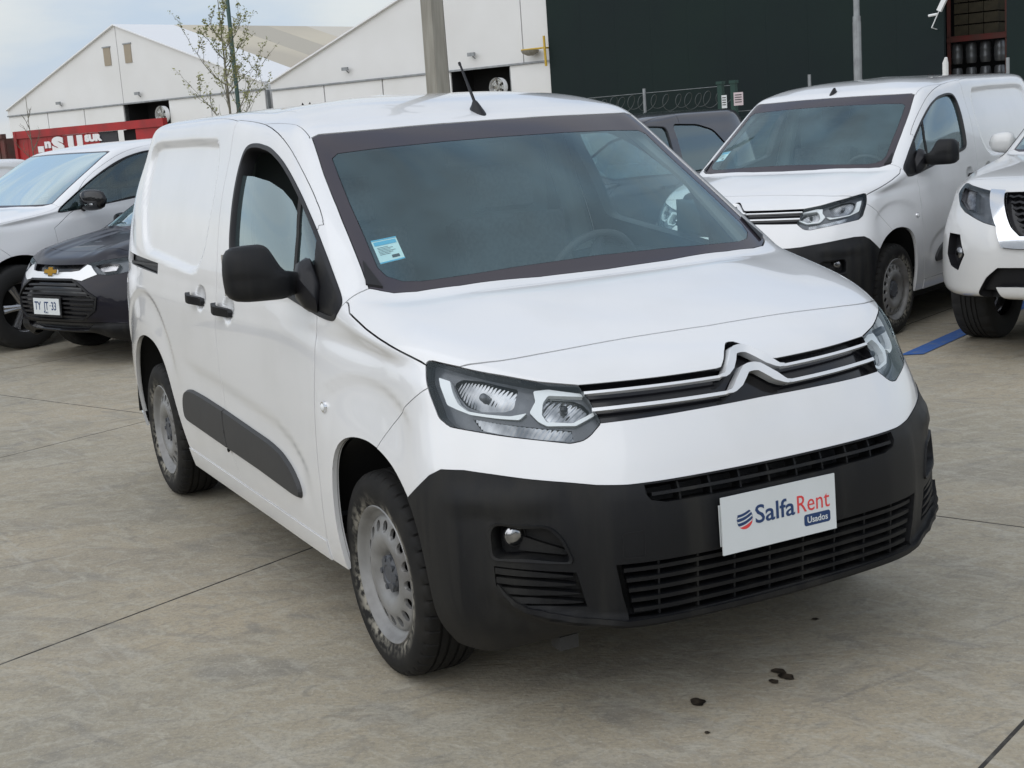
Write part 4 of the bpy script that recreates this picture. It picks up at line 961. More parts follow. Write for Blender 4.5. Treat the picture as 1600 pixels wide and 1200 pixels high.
# picture of the board measured in its own frame: 0..1200 wide, 0..474 high
def bt(name,txt,x,y,size,mt,bold=0,sx=1): return textmesh(name,txt,size*k,mt,pb,T(x*k,y*k),bold,.0004,sx=sx)
bt('lettering','Salfa',335,205,212,M['ink'],.0008,1.12)
bt('lettering','Rent',768,205,212,M['red'],-.00012,.90)
# tag with Usados
bm=bmesh.new(); x0,y0,x1,y1,rr=850,78,1135,176,24; vs=[]
for cx,cy,a0 in ((x1-rr,y1-rr,0),(x0+rr,y1-rr,90),(x0+rr,y0+rr,180),(x1-rr,y0+rr,270)):
    for a in range(0,91,15): a_=math.radians(a0+a); vs.append(bm.verts.new(T(0,0,.0006)@Vector(((cx+rr*math.cos(a_))*k,(cy+rr*math.sin(a_))*k,0))))
bm.faces.new(vs); bobj('tag_patch',bm,M['ink'],pb)
textmesh('lettering','Usados',76*k,M['board'],pb,T(880*k,103*k,.0014),.0003,.0003)
# globe logo: tilted stripes clipped to a disc
def stripe(ya,yb,mt,name):
    bm=bmesh.new(); R=84; cx,cy=232,262; n=14; up=[];dn=[]
    for i in range(n+1):
        t=i/n; x=-R+2*R*t
        def yv(v): return v-14*math.sin(math.pi*t)*1.0+ (t-.5)*46
        a,b=yv(yb),yv(ya); lim=math.sqrt(max(0,R*R-x*x)); a=max(-lim,min(lim,a)); b=max(-lim,min(lim,b))
        up.append(bm.verts.new(T(0,0)@Vector(((cx+x)*k,(cy+a)*k,0)))); dn.append(bm.verts.new(T(0,0)@Vector(((cx+x)*k,(cy+b)*k,0))))
    for i in range(n):
        try: bm.faces.new((dn[i],dn[i+1],up[i+1],up[i]))
        except ValueError: pass
    bobj(name,bm,mt,pb)
stripe(44,66,M['ink'],'logo'); stripe(8,33,M['ink'],'logo'); stripe(-30,-5,M['ink'],'logo'); stripe(-85,-42,M['red'],'logo')
# old plate edge peeping out behind the board
PM=Matrix(((0,-.03,1,.902),(1,0,0,-.237),(0,1,.03,.505),(0,0,0,1)))
plane_obj('number_plate',.36,.115,.003,M['board'],pb,PM,.0008)
# sticker behind the windscreen, lower corner on the passenger side
def onws(y,z,off=-.006):
    p,n=vansurf.at('F',abs(y),z); p=p*(1,-1 if y<0 else 1,1); n=n*(1,-1 if y<0 else 1,1); return Vector(p+n*off)
q=[onws(-.700,1.266),onws(-.619,1.278),onws(-.607,1.343),onws(-.688,1.334)]
def quadgrid(bm,q,n,uv):
    P=lambda u,v:(q[0]*(1-u)+q[1]*u)*(1-v)+(q[3]*(1-u)+q[2]*u)*v
    a=[bm.verts.new(P(u,v)) for u,v in ((uv[0],uv[1]),(uv[2],uv[1]),(uv[2],uv[3]),(uv[0],uv[3]))]; bm.faces.new(a)
nrm=(q[1]-q[0]).cross(q[3]-q[0]).normalized()
bm=bmesh.new(); quadgrid(bm,q,1,(0,0,1,1)); stk=bobj('windscreen_sticker',bm,M['paper'],vanroot)
q2=[v+nrm*.0012 for v in q]
bm=bmesh.new(); quadgrid(bm,q2,1,(.06,.74,.94,.90)); quadgrid(bm,q2,1,(0,.0,1,.05)); quadgrid(bm,q2,1,(0,.95,1,1)); bobj('sticker_band',bm,M['cyan'],stk)
bm=bmesh.new()
for i in range(6): quadgrid(bm,q2,1,(.12,.34+.06*i,.55+.3*((i*7)%5)/5,.355+.06*i))
quadgrid(bm,q2,1,(.55,.14,.85,.26)); bobj('sticker_print',bm,M['moulding'],stk)
# ------------------------------------------------------------------ concrete yard: slabs between saw joints
E1=Vector((-.3907,.9205,0)); E2=Vector((.9205,.3907,0))
bm=bmesh.new(); 
R=1500
vs=[bm.verts.new(v) for v in ((-R,-R,-.06),(R,-R,-.06),(R,R,-.06),(-R,R,-.06))]; bm.faces.new(vs)
gnd=bobj('ground',bm,M['conc_far']); tag(gnd,kind='structure',label='pale concrete ground reaching out to the warehouses')
slabme={}
def slab(i,j):
    a0=-1.585+3.0*i; b0=1.5+4.6*j; g=.0034
    key=0
    if 0 not in slabme:
        me=bpy.data.meshes.new('slab'); bm=bmesh.new(); box(bm,(g,g,-.058),(3.0-g,4.6-g,0)); bmesh.ops.bevel(bm,geom=[e for e in bm.edges if all(v.co.z>-.01 for v in e.verts)],offset=.004,segments=1,affect='EDGES'); bmesh.ops.recalc_face_normals(bm,faces=bm.faces[:]); bm.to_mesh(me); bm.free(); me.materials.append(M['conc']); slabme[0]=me
    o=bpy.data.objects.new('slab',slabme[0]); C.objects.link(o); o.parent=yard; o.location=E2*a0+E1*b0; o.rotation_euler=(0,0,math.atan2(E2.y,E2.x)); o.location.z=random.uniform(-.0003,.0003)
yard=bpy.data.objects.new('pavement',None); C.objects.link(yard); tag(yard,'jointed concrete paving slabs the vehicles stand on',kind='structure')
for i in range(-9,4):
    for j in range(-5,5):
        p=E2*(-1.585+3*i+1.5)+E1*(1.5+4.6*j+2.3); d=(p-Vector(CAMLOC)); fwd=Vector((math.cos(YAW),math.sin(YAW),0)); 
        dd=d.x*fwd.x+d.y*fwd.y; lat=abs(d.x*fwd.y-d.y*fwd.x)
        if dd>-4 and lat<dd*.45+5.5: slab(i,j)
M['joint']=noisecol(mat('joint_shade',(.035,.032,.028),.9),(.16,.15,.125),9,.5,.72,8)  # dark sheet just under the slab tops paints in the joints' shade
bm=bmesh.new(); P=[E2*(-1.585+3*a)+E1*(1.5+4.6*b) for a,b in ((-9,-5),(4,-5),(4,5),(-9,5))]; bm.faces.new([bm.verts.new((p.x,p.y,-.0009)) for p in P]); jb=bobj('joint_shade_sheet',bm,M['joint'],yard)
# everything beyond the slabs gets one raised sheet
bm=bmesh.new()
def sheet(i0,i1,j0,j1):
    P=[E2*(-1.585+3*a)+E1*(1.5+4.6*b) for a,b in ((i0,j0),(i1,j0),(i1,j1),(i0,j1))]; bm.faces.new([bm.verts.new((p.x,p.y,-.012)) for p in P])
sheet(-40,-9,-40,40); sheet(-9,40,5,40); sheet(-9,40,-40,-5); sheet(4,40,-5,5)
far=bobj('far_pavement',bm,M['conc_far']); far.name='road'; tag(far,'far part of the concrete yard beyond the parked vehicles',kind='structure')
# painted blue bay line
M['blue']=noisecol(mat('blue_road_paint',(.035,.115,.36),.7),(.12,.17,.27),14,.5,.72,8)
def gpoly(name,pts,z,mt,label,cat=None,kind=None,parent=None):
    bm=bmesh.new(); bm.faces.new([bm.verts.new((*p,z)) for p in pts]); bmesh.ops.recalc_face_normals(bm,faces=bm.faces[:]); o=bobj(name,bm,mt,parent); return o
P0=Vector((-2.87,4.07,0)); d=(Vector((-3.23,4.86,0))-P0).normalized(); n=Vector((d.y,-d.x,0)); 
L=[(P0+n*.065-d*.02),(P0-n*.065-d*.10),(P0-n*.065+d*4.8),(P0+n*.065+d*4.8)]
bl=gpoly('bay_line',[(p.x,p.y) for p in L],.0045,M['blue'],'') ; tag(bl,kind='structure',label='blue painted parking bay line')
M['oil']=noisecol(mat('oil_spot',(.018,.015,.012),.35),(.07,.055,.04),40,.4,.6)
for i,(x_,y_,r_) in enumerate(((.717,.086,.026),(.762,.078,.028),(.767,.027,.018),(.751,-.235,.030),(.93,-.33,.010),(.45,.45,.014))):
    bm=bmesh.new(); bm.faces.new([bm.verts.new((x_+r_*(.9+.16*math.sin(a*2+i)+.07*math.sin(a*5+i))*math.cos(a),y_+r_*.8*(.9+.12*math.cos(a*3+i))*math.sin(a),.0035)) for a in np.linspace(0,2*math.pi,22,endpoint=False)])
    o=bobj('oil_stain',bm,M['oil']); tag(o,['dark oil drip beside its twin in front of the bumper','larger dark oil drip of the cluster ahead of the bumper','small brownish drip behind the pair','lone dark drip nearer the fog lamp side','tiny oil speck nearest the camera side','faint oil speck under the bumper'][i],kind='structure')
# ------------------------------------------------------------------ other vehicles: the same kind of surface, re-proportioned
def hermite(x,xp,fp):
    xp=np.array(xp,float); fp=np.array(fp,float); x=np.asarray(x,float); h=np.diff(xp); dl=np.diff(fp)/h; mm=np.zeros(len(xp)); mm[0],mm[-1]=dl[0],dl[-1]
    for i in range(1,len(xp)-1): mm[i]=0 if dl[i-1]*dl[i]<=0 else 2/(1/dl[i-1]+1/dl[i])
    i=np.clip(np.searchsorted(xp,x)-1,0,len(h)-1); t=(x-xp[i])/h[i]; hi=h[i]; a,b=fp[i],fp[i+1]
    y=(2*t**3-3*t**2+1)*a+(t**3-2*t**2+t)*hi*mm[i]+(-2*t**3+3*t**2)*b+(t**3-t**2)*hi*mm[i+1]
    y=np.where(x<xp[0],fp[0]+(x-xp[0])*mm[0],y); return np.where(x>xp[-1],fp[-1]+(x-xp[-1])*mm[-1],y)
WP={'pickup':dict(z=([.19,.325,.8,1.0,1.185,1.69,1.84],[.36,.42,.89,1.08,1.235,1.69,1.79]),x=([-3.5,-2.785,-.2,0,.5,.9],[-3.7,-3.1,-.2,0,.56,1.0]),up=-.30,y=1.0),
'crossover':dict(z=([.19,.325,.8,1.0,1.185,1.69,1.84],[.17,.315,.72,.87,1.02,1.41,1.50]),x=([-3.5,-2.785,-.2,0,.5,.9],[-3.2,-2.6,-.2,0,.50,.86]),up=-.12,y=.95),
'suv':dict(z=([.19,.325,.8,1.0,1.185,1.69,1.84],[.22,.34,.80,.98,1.11,1.60,1.69]),x=([-3.5,-2.785,-.2,0,.5,.9],[-3.4,-2.7,-.2,0,.55,.92]),up=-.35,y=.98)}
def warpf(kind):
    W=WP[kind]
    def f(X):
        X=np.array(X,float); x,y,z=X[...,0],X[...,1],X[...,2]; s=sstep(.95,1.18,z)*sstep(.75,.0,x)*sstep(-3.4,-2.0,x)
        return np.stack([hermite(x,*W['x'])+W['up']*s,y*W['y'],hermite(z,*W['z'])],-1)
    return f
def wpoly(f,kind,P,yz=None):
    if kind=='S': X=f([(x,.85,z) for x,z in P]); return [tuple(q) for q in X[:,[0,2]]]
    if kind=='F': X=f([(.0,y,z) for y,z in P]); return [tuple(q) for q in X[:,[1,2]]]
    if kind=='T': X=f([(x,y,yz) for x,y in P]); return [tuple(q) for q in X[:,[0,1]]]
def build_car(kind,name,label,cat,paint,loc,rz,custom=(),step=.035,black_low=None,arch=1.0,wheelz=None,tyreR=.325,tyreW=.2,wheelx=(0,-2.785),alloy=True,group=None,glass='side',mirrors=None,archmat=None,win=None,wins2=(),wsm='ws2',thin=True,interior=True,handle=True,disp=None):
    f=warpf(kind); D=f(master(FR,step)); N=gridnormals(D)
    if disp: D=disp(D,N); N=gridnormals(D)
    sh=Shell(D,N); sf=Surf(D,N); X0=D
    side=lambda c:c[:,1]>.45; front=lambda c:(c[:,0]>.1); zb=float(f([0,0,1.1])[2]); 
    a0=f([(0,.9,.325)])[0]; a1=f([(-2.785,.9,.325)])[0]
    def arc(cx,cz,r): return [(cx-r,0)]+[(cx+r*math.cos(a),cz+r*math.sin(a)) for a in np.linspace(math.pi,0,15)]+[(cx+r,0)]
    AF,AR=arc(a0[0]+.02,tyreR,tyreR+.085*arch),arc(a1[0],tyreR,tyreR+.085*arch)
    W_=win or wpoly(f,'S',WIN); DF,DT,BS=[wpoly(f,'S',q) for q in (DOORF,DOORT,BSEAM)]; hf=wpoly(f,'S',HF); hr=wpoly(f,'T',HR,1.17); hfr=wpoly(f,'T',HFR,1.04)
    wso=wpoly(f,'F',WSO); wsc=[(y_*.985,(z_-1.45)*.955+1.45) for y_,z_ in WSO[:10]]+[(.760,1.205),(.72,1.20),(0,1.21)] if thin else WSC; wsc=wpoly(f,'F',wsc); topz=float(f([0,0,.99])[2]); low=float(f([-1,.9,.275])[2]); fs=wpoly(f,'S',FSEAM)
    AF,AR=rnd(AF,.03,1),rnd(AR,.03,1)
    for P in (AF,AR,W_)+tuple(wins2): sh.cut('S',P,side,True)
    for P in (DF,DT,BS,fs): sh.cut('S',P,side)
    sh.cut('S',[(-4,low),(.1,low)],side); sh.cut('S',hf,lambda c:(c[:,1]>.66)&(c[:,0]>-.9)); sh.cut('T',hr,lambda c:(c[:,2]>topz)&(c[:,0]>-1)); sh.cut('T',hfr,lambda c:(c[:,2]>topz-.03)&(c[:,0]>.1))
    wz=lambda c:(c[:,2]>zb); sh.cut('F',wso[:10],lambda c:(c[:,2]>zb)&(c[:,0]>-1.6)); sh.cut('F',wsc,lambda c:(c[:,2]>zb)&(c[:,0]>-1.6))
    for nme,pk,P,*_ in custom: sh.cut(pk,P,front,True)
    sh.heal(); c=sh.cent(); S2,F2,T2=PR['S'](c),PR['F'](c),PR['T'](c); x,y,z=c.T; sd=y>.45; reg=np.array(['body']*len(c),dtype=object)
    hrx=np.interp(y,[p[1] for p in hr[::-1]],[p[0] for p in hr[::-1]]); hfx=np.interp(y,[p[1] for p in hfr[::-1]],[p[0] for p in hfr[::-1]]); hfz=np.interp(x,[p[0] for p in hf],[p[1] for p in hf])
    reg[sd&inpoly(S2,DF+DT+BS)&(z>low)]='front_door'
    seam=np.interp(z,[p[1] for p in fs],[p[0] for p in fs]); dfx=np.interp(z,[p[1] for p in DF],[p[0] for p in DF])
    reg[(x>dfx)&(z<hfz)&(x<.6)&(y>.5)&(z>low)&((z>float(f([0,0,.70])[2]))|(x<.2))&(x<np.where(z>float(f([0,0,.70])[2]),seam,9))]='fender'
    reg[((x>seam)|(z<float(f([0,0,.72])[2])))&(x>.05)&(reg!='fender')]='bumper_skin'
    reg[(x>hrx)&(x<hfx)&(z>hfz-1e-6)&(z>topz)]='hood'
    wi=(x>-1.6)&inpoly(F2,wso)&(x<hrx)&(z>zb)&(y<.777); reg[wi]='frit'; reg[wi&inpoly(F2,wsc)]='glass'
    reg[sd&inpoly(S2,W_)&(z>zb-.2)]='win'
    for P in wins2: reg[sd&inpoly(S2,P)&(z>zb-.2)]='win'
    reg[sd&(inpoly(S2,AF)|inpoly(S2,AR))]='del'; reg[(z<low)&(x<.1)]='del'
    for nme,pk,P,*_ in custom: reg[(x>.1)&inpoly(PR[pk](c),P)&(reg!='del')&(reg!='hood' if nme!='badge_field' else True)]='*'+nme+pk+str(id(P))
    ids={k:list(np.nonzero(reg==k)[0]) for k in set(reg)}; root=empty(name,label,cat,loc,rz,group); g=lambda *k:[i for q in k for i in ids.get(q,[])]; sub=lambda ks,**kw:submesh(sh,g(*ks),**kw)
    for k in ('body','hood','bumper_skin'):
        if ids.get(k): shellobj(k,sub([k],gap=.002,depth=.015),paint,root)
    for s in ('L','R'):
        d=shellobj('front_door',sub(['front_door'],gap=.002,depth=.015),paint,root,s); shellobj('fender',sub(['fender'],gap=.002,depth=.015),paint,root,s)
        shellobj('window_glass',sub(['win'],off=-.010,gap=.012),M[glass],d,s)
        bm=bmesh.new(); fine=[sf.at('S',*(np.array(W_[i])*(1-t)+np.array(W_[(i+1)%len(W_)])*t)) for i in range(len(W_)) for t in (0,.5)]; fine=[q for q in fine if q]; cen=np.mean([p for p,_ in fine],0); R_=[]; sg=1 if s=='L' else -1
        for p,n in fine:
            v=cen-p; v-=n*np.dot(v,n); v/=np.linalg.norm(v); R_.append([bm.verts.new(tuple((p+v*a+n*o)*(1,sg,1))) for a,o in ((-.004,.001),(.0,.004),(.018,.003),(.022,-.02))])
        for i in range(len(R_)):
            a,b=R_[i],R_[(i+1)%len(R_)]
            for k in range(3): bm.faces.new((a[k],a[k+1],b[k+1],b[k]))
        bobj('window_frame',bm,M['black'],d)
        if mirrors:
            mx,my,mz,mw,mh,mm_=mirrors; bm=bmesh.new(); rings=[]; n_=20
            for t in np.linspace(-1,1,9):
                k_=(1-abs(t)**3.2)**.45 if abs(t)<1 else .25
                rings.append([bm.verts.new((mx+.055*k_*math.copysign(abs(math.sin(a))**.8,math.sin(a))*(1 if math.sin(a)>0 else .5)-.10*(t*mw),sg*(my+t*mw),mz+mh*k_*math.copysign(abs(math.cos(a))**.7,math.cos(a))*(1-.1*t))) for a in np.linspace(0,2*math.pi,n_,endpoint=False)])
            for a,b in zip(rings[:-1],rings[1:]):
                for k in range(n_): bm.faces.new((a[k],a[(k+1)%n_],b[(k+1)%n_],b[k]))
            bm.faces.new(rings[0][::-1]); bm.faces.new(rings[-1]); mo=bobj('door_mirror',bm,mm_,root,angle=60)
            bm=bmesh.new(); tube(bm,[(mx,sg*(my-mw*.8),mz-mh*.6),(mx-.02,sg*(my-mw-.07),mz-mh*.9)],[.03,.04],8); bobj('mirror_arm',bm,M['plastic'],mo)
            if mm_==M['gloss'] or mm_==M['black']: bm=bmesh.new(); box(bm,(mx+.050,sg*my-.06,mz-mh*.45),(mx+.058,sg*my+.06,mz-mh*.30)); bobj('mirror_strip',bm,M['chrome'],mo)
        if handle:
            q=sf.at('S',DF[0][0]-1.02,float(f([0,.8,1.03])[2])); bm=bmesh.new(); p=q[0]*(1,sg,1); box(bm,(p[0]-.09,p[1]-.01,p[2]-.014),(p[0]+.09,p[1]+sg*.03,p[2]+.014)); bobj('door_handle',bm,paint,d,.008)
    shellobj('windshield',sub(['glass'],off=-.003),M[wsm],root); shellobj('windshield_border',sub(['frit'],gap=.002,off=-.002,depth=.01),M['frit'],root)
    lid=[i for i,k in enumerate(reg) if k not in ('del','glass','frit','win') and not k.startswith('*')]; shellobj('inner_shell',submesh(sh,lid,off=-.02),M['dark'],root)
    for nme,pk,P,mt,off,depth,both in custom:
        key='*'+nme+pk+str(id(P)); 
        if key not in ids: print('EMPTY',name,nme); continue
        V,F,LN,w_=submesh(sh,ids[key],gap=.001,off=0 if off<=0 else off,depth=depth)
        for s in ((('L',),('R',)) if both=='pair' else (('both',),)):
            s=s[0]
            if off<0: o=shellobj(nme,[(V,F[w_:],LN[w_:],0),submesh(sh,ids[key],off=off,gap=-.002)],mt,root,s)
            else: o=shellobj(nme,(V,F,LN,w_),mt,root,s)
            if nme=='headlight':
                shellobj('lamp_lens',submesh(sh,ids[key],gap=.001,off=.001),M['lens'],o,s)
    bm=bmesh.new(); box(bm,(a1[0]-.5,-.72,low-.03),(a0[0]+.5,.72,low+.02)); bobj('undertray',bm,M['dark'],root)
    for cx in (a0[0]+.02,a1[0]):
        for sg in (1,-1):
            rr=tyreR+.11*arch; V=[];F=[]; n_=18
            for i in range(n_+1):
                a=math.pi*(.02+.96*i/n_)
                for yy in (.86,.45): V.append((cx+rr*math.cos(a),sg*yy,tyreR+rr*math.sin(a)))
            for i in range(n_): F.append((2*i,2*i+1,2*i+3,2*i+2))
            k=len(V); V.append((cx,sg*.45,tyreR)); F+=[(2*i+1,k,2*i+3) for i in range(n_)]; mk('arch_liner',V,F,M['dark'],root)
    if interior:
        X_=lambda p:f([p])[0]
        bm=bmesh.new(); a=X_((-.15,.78,1.10)); b=X_((-.45,.78,1.12)); box(bm,(b[0]-.1,-.74,b[2]-.5),(a[0],.74,b[2]-.02)); bobj('dashboard',bm,M['interior'],root,.05,3)
        bm=bmesh.new(); top=X_((-1.3,.5,1.74))[2]
        for yy in (-.36,.36):
            sx_=X_((-1.3,0,1.3))[0]; box(bm,(sx_-.06,yy-.24,low+.2),(sx_+.06,yy+.24,top-.42)); box(bm,(sx_-.02,yy-.13,top-.40),(sx_+.06,yy+.13,top-.20)); 
        bobj('seats',bm,M['seat'],root,.04,3); 
        e_=X_((-2.9,0,1.3))[0]; bm=bmesh.new(); box(bm,(e_,-.6,low),(e_+.02,.6,top-.10)); bobj('rear_bulkhead',bm,M['blackseat'],root)
        bm=bmesh.new(); cen=Vector((sx_+.62,.36,b[2]-.02)); ax=Vector((-.9,0,.43)).normalized(); e1=Vector((0,1,0)); e2=ax.cross(e1); tube(bm,[cen+(e1*math.cos(t)+e2*math.sin(t))*.185 for t in np.linspace(0,2*math.pi,25)],.016,8,False); bobj('steering_wheel',bm,M['interior'],root)
        mz_=X_((-.85,0,1.60)); bm=bmesh.new(); box(bm,(mz_[0]-.02,-.10,mz_[2]-.10),(mz_[0],.10,mz_[2]-.04)); box(bm,(mz_[0]-.01,-.02,mz_[2]-.05),(mz_[0]+.01,.02,mz_[2]+.04)); bobj('rear_view_mirror',bm,M['interior'],root,.008)
    proto=None
    for x_ in (a0[0]+.02,a1[0]):
        for sg in (-1,1):
            w_=bpy.data.objects.new('wheel',None); C.objects.link(w_); w_.parent=root; w_.location=(x_,sg*(.775*WP[kind]['y']),tyreR)
            if sg>0: w_.rotation_euler=(0,0,math.pi)
            if proto is None:
                proto=w_; tyre_obj('tyre',w_,R=tyreR,W=tyreW,r0=.225,n=96,mt=M['black_tyre'])
                V,F=lathe([(.06,.20),(-.05,.20),(-.088,.215),(-.098,.225),(-.098,.232),(-.085,.232)],48); mk('rim',V,F,M['alloy'],w_,angle=50)
                bm=bmesh.new()
                for k in range(6):
                    for dd in (-.10,.10):
                        a=2*math.pi*k/6; tube(bm,[(.035*math.cos(a+dd*2),-.075,.035*math.sin(a+dd*2)),(.12*math.cos(a+dd),-.080,.12*math.sin(a+dd)),(.208*math.cos(a+dd*.9),-.088,.208*math.sin(a+dd*.9))],[.022,.018,.020],6)
                tube(bm,[(0,-.05,0),(0,-.088,0)],[.06,.045],16); bobj('spokes',bm,M['alloy'],w_,angle=50)
                V,F=lathe([(.0,.001),(.0,.19)],32); mk('brake_disc',V,F,M['brake'],w_)
            else:
                for ch in proto.children: d_=ch.copy(); C.objects.link(d_); d_.parent=w_
    return root,sf
M['ws2']=glassmat('plain_windscreen',(.62,.76,.76),refl=1.6,film=((.35,.45,.45),.10)); M['ws3']=glassmat('bright_windscreen',(.62,.76,.76),refl=4.5,film=((.45,.56,.55),.16)); M['black_tyre']=mat('plain_tyre',(.020,.020,.020),.8)
RZ=math.radians(-66.9)
# second and third van of the same kind
van2=copy_tree(vanroot,(-4.323,4.186,0),RZ,'white panel van of the same kind parked right behind the near one, windows closed','white panel vans',skip=('dealer_board','antenna_mast'))
vanroot['group']='white panel vans'
# each van has its far mirror folded back
def mirror_of(root,left):
    ms=[o for o in root.children if o.name.startswith('door_mirror')]; ys=[(sum((o.matrix_local@v.co).y for v in o.data.vertices)/len(o.data.vertices),o) for o in ms]
    return max(ys,key=lambda t:t[0])[1] if left else min(ys,key=lambda t:t[0])[1]
FOLD(mirror_of(vanroot,True),1); FOLD(mirror_of(van2,False),-1)
pk,pksf=build_car('pickup','pickup_truck','white double cab pickup with black mirror at the left edge, behind the dark crossover','pickup truck',M['white2'],(-9.79,-.94,0),math.radians(-66),wsm='ws3',tyreR=.375,tyreW=.25,mirrors=(-.70,1.06,1.255,.17,.095,M['gloss']))
NC=[('headlight','C',[(.156,1.085),(.123,1.087),(-.172,1.046),(-.381,.844),(-.262,.868),(-.048,.920),(.045,.955),(.148,1.02)],M['lampgrey'],-.04,.05,'pair'),
('reflector','C',[(.100,1.060),(-.06,1.040),(-.15,.93),(-.06,.935),(.06,.985)],M['reflector'],-.03,.01,'pair'),
('chrome_frame','C',[(-.176,1.046),(-.283,1.041),(-.390,.92),(-.468,.833),(-.524,.786),(-.72,.786),(-.72,.714),(-.52,.712),(-.448,.719),(-.384,.838)],M['chrome'],.022,.06,'both'),
('grille_mesh','C',[(-.285,1.041),(-.56,1.048),(-.72,1.05),(-.72,.788),(-.526,.788),(-.470,.835),(-.392,.92)],M['gloss'],-.035,.05,'both'),
('fog_pocket','C',[(.062,.784),(-.095,.782),(-.176,.662),(-.112,.561),(-.018,.584),(.05,.65)],M['black'],-.05,.06,'pair'),
('lower_intake','C',[(-.299,.44),(-.363,.535),(-.428,.595),(-.556,.599),(-.72,.60),(-.72,.34),(-.25,.33)],M['black'],-.04,.06,'both'),
('skid_plate','C',[(-.416,.478),(-.52,.482),(-.60,.482),(-.60,.40),(-.44,.40)],M['silver'],.01,.05,'both')]
ns,nssf=build_car('pickup','pickup_truck','pearl white pickup with chrome grille frame cut off by the right edge','pickup truck',M['silver'],(-2.27,5.17,0),math.radians(-67.2),custom=NC,tyreR=.375,tyreW=.25,mirrors=(-.92,1.02,1.28,.10,.075,M['silver']))
for s in (1,-1):
    p,n=nssf.at('C',-.10,.672); p=p*(1,s,1); n=n*(1,s,1); bm=bmesh.new(); tube(bm,[p-n*.06,p-n*.012],[.055,.05],20); fo=bobj('fog_lamp',bm,M['black'],ns); bm=bmesh.new(); tube(bm,[p-n*.013,p-n*.004],[.036,.030],20); bobj('fog_lamp_lens',bm,M['reflector'],fo,angle=80)
for k in range(7):
    for s in (1,-1):
        L=[nssf.at('F',a,.815+.034*k+(.008 if int(i)%2 else 0)) for i,a in enumerate(np.linspace(.02,.22+.022*k,12))]; L=[q for q in L if q]; L=L if s>0 else mir(L)
        bm=bmesh.new(); ribbon(bm,L,.007,-.03,-.008); bobj('grille_bar',bm,M['black'],ns)
def chev_disp(D,N):
    X=D.reshape(-1,3); n=N.reshape(-1,3); d=np.zeros(len(X)); y=X[:,1]; x=X[:,0]; z=X[:,2]
    d+=.018*sstep(.62,.50,y)*sstep(.30,.40,y)*sstep(.85,.90,z)*(x>-.2)     # hood creases
    d-=.010*sstep(.26,.20,y)*sstep(.85,.90,z)*(x>-.2)
    d-=.030*sstep(.40,.34,z)*sstep(.25,.30,z)*(x>.5)*sstep(.6,.5,y)
    d+=.022*sstep(.36,.30,z)*(x>.45)
    return (X+n*d[:,None]).reshape(D.shape)
CC=[('lower_cladding','C',[(-.72,.02),(.42,.02),(.42,.34),(.05,.345),(-.12,.36),(-.72,.365)],M['plastic'],.004,.02,'both'),
('headlight','C',[(-.240,.818),(-.10,.838),(.08,.852),(.26,.862),(.235,.765),(.045,.735),(-.066,.728),(-.161,.736)],M['lampgrey'],-.035,.04,'pair'),
('reflector','C',[(-.17,.80),(-.06,.815),(.03,.80),(.0,.755),(-.10,.750)],M['reflector'],-.025,.01,'pair'),
('upper_slot','F',[(0,.808),(.34,.812),(.30,.768),(.22,.762),(0,.757),(-.2,.757),(-.2,.808)],M['gloss'],-.03,.04,'both'),
('chrome_band','F',[(-.2,.755),(0,.755),(.24,.758),(.32,.766),(.37,.808),(.41,.80),(.50,.733),(.38,.690),(.28,.704),(-.2,.704)],M['satin'],.006,.03,'both'),
('grille','F',[(-.2,.698),(0,.698),(.28,.698),(.39,.648),(.53,.556),(.51,.465),(.40,.39),(0,.385),(-.2,.385)],M['gloss'],-.03,.05,'both'),
('lower_slot','F',[(-.2,.355),(0,.355),(.42,.355),(.46,.345),(.38,.295),(0,.288),(-.2,.288)],M['gloss'],-.03,.05,'both')]
ch,chsf=build_car('crossover','crossover_car','dark blue crossover with gold badge and white plate TY JT 33','car',M['navy'],(-7.98,.19,0),math.radians(-66.4),custom=CC,step=.03,tyreR=.32,mirrors=(-.62,.98,1.06,.10,.06,M['gloss']),disp=chev_disp)
for k in range(8):
    z_=.412+.036*k; ym=float(np.interp(z_,[.39,.465,.556,.648,.698],[.40,.51,.53,.39,.28]))-.02
    L=sym([chsf.at('F',a,z_-.012*(a/.5)**2) for a in np.linspace(ym,0,14)]); bm=bmesh.new(); ribbon(bm,L,.008,-.028,.0); bobj('grille_bar',bm,M['black'],ch)
# frame of the big grille
bm=bmesh.new(); L=[chsf.at('F',*q) for q in ((0,.700),(.15,.700),(.28,.699),(.34,.672),(.39,.648),(.46,.60),(.53,.556),(.52,.51),(.51,.465),(.455,.425),(.40,.39),(.2,.386),(0,.385))]; ribbon(bm,L,.009,-.01,.012,False); ribbon(bm,mir(L),.009,-.01,.012,False); bobj('grille_frame',bm,M['plastic'],ch)
p,n=chsf.at('F',0,.765); BMx=Matrix.Translation(Vector(p)+Vector((.018,0,0)))@Matrix.Rotation(math.radians(-6),4,'Y')
def slabp(name,pts,x0,x1,mt,par):
    bm=bmesh.new(); a=[bm.verts.new(BMx@Vector((x0,y,z))) for y,z in pts]; b=[bm.verts.new(BMx@Vector((x1,y,z))) for y,z in pts]; bm.faces.new(a[::-1]); bm.faces.new(b); n_=len(pts)
    for i in range(n_): bm.faces.new((a[i],a[(i+1)%n_],b[(i+1)%n_],b[i]))
    return bobj(name,bm,mt,par)
bow=lambda w,h,a,b,o:[(-w-.008+o*0,-a),(-b-.004,-a),(-b-.006,-h),(b-.010,-h),(b-.004,-a),(w-.004,-a),(w+.010,a),(b+.004,a),(b+.006,h),(-b+.010,h),(-b+.004,a),(-w+.004,a)]
bd=slabp('badge',bow(.088,.040,.020,.034,0),0,.012,M['chrome'],ch); slabp('badge_face',bow(.080,.033,.014,.028,0),.012,.016,M['gold'],bd)
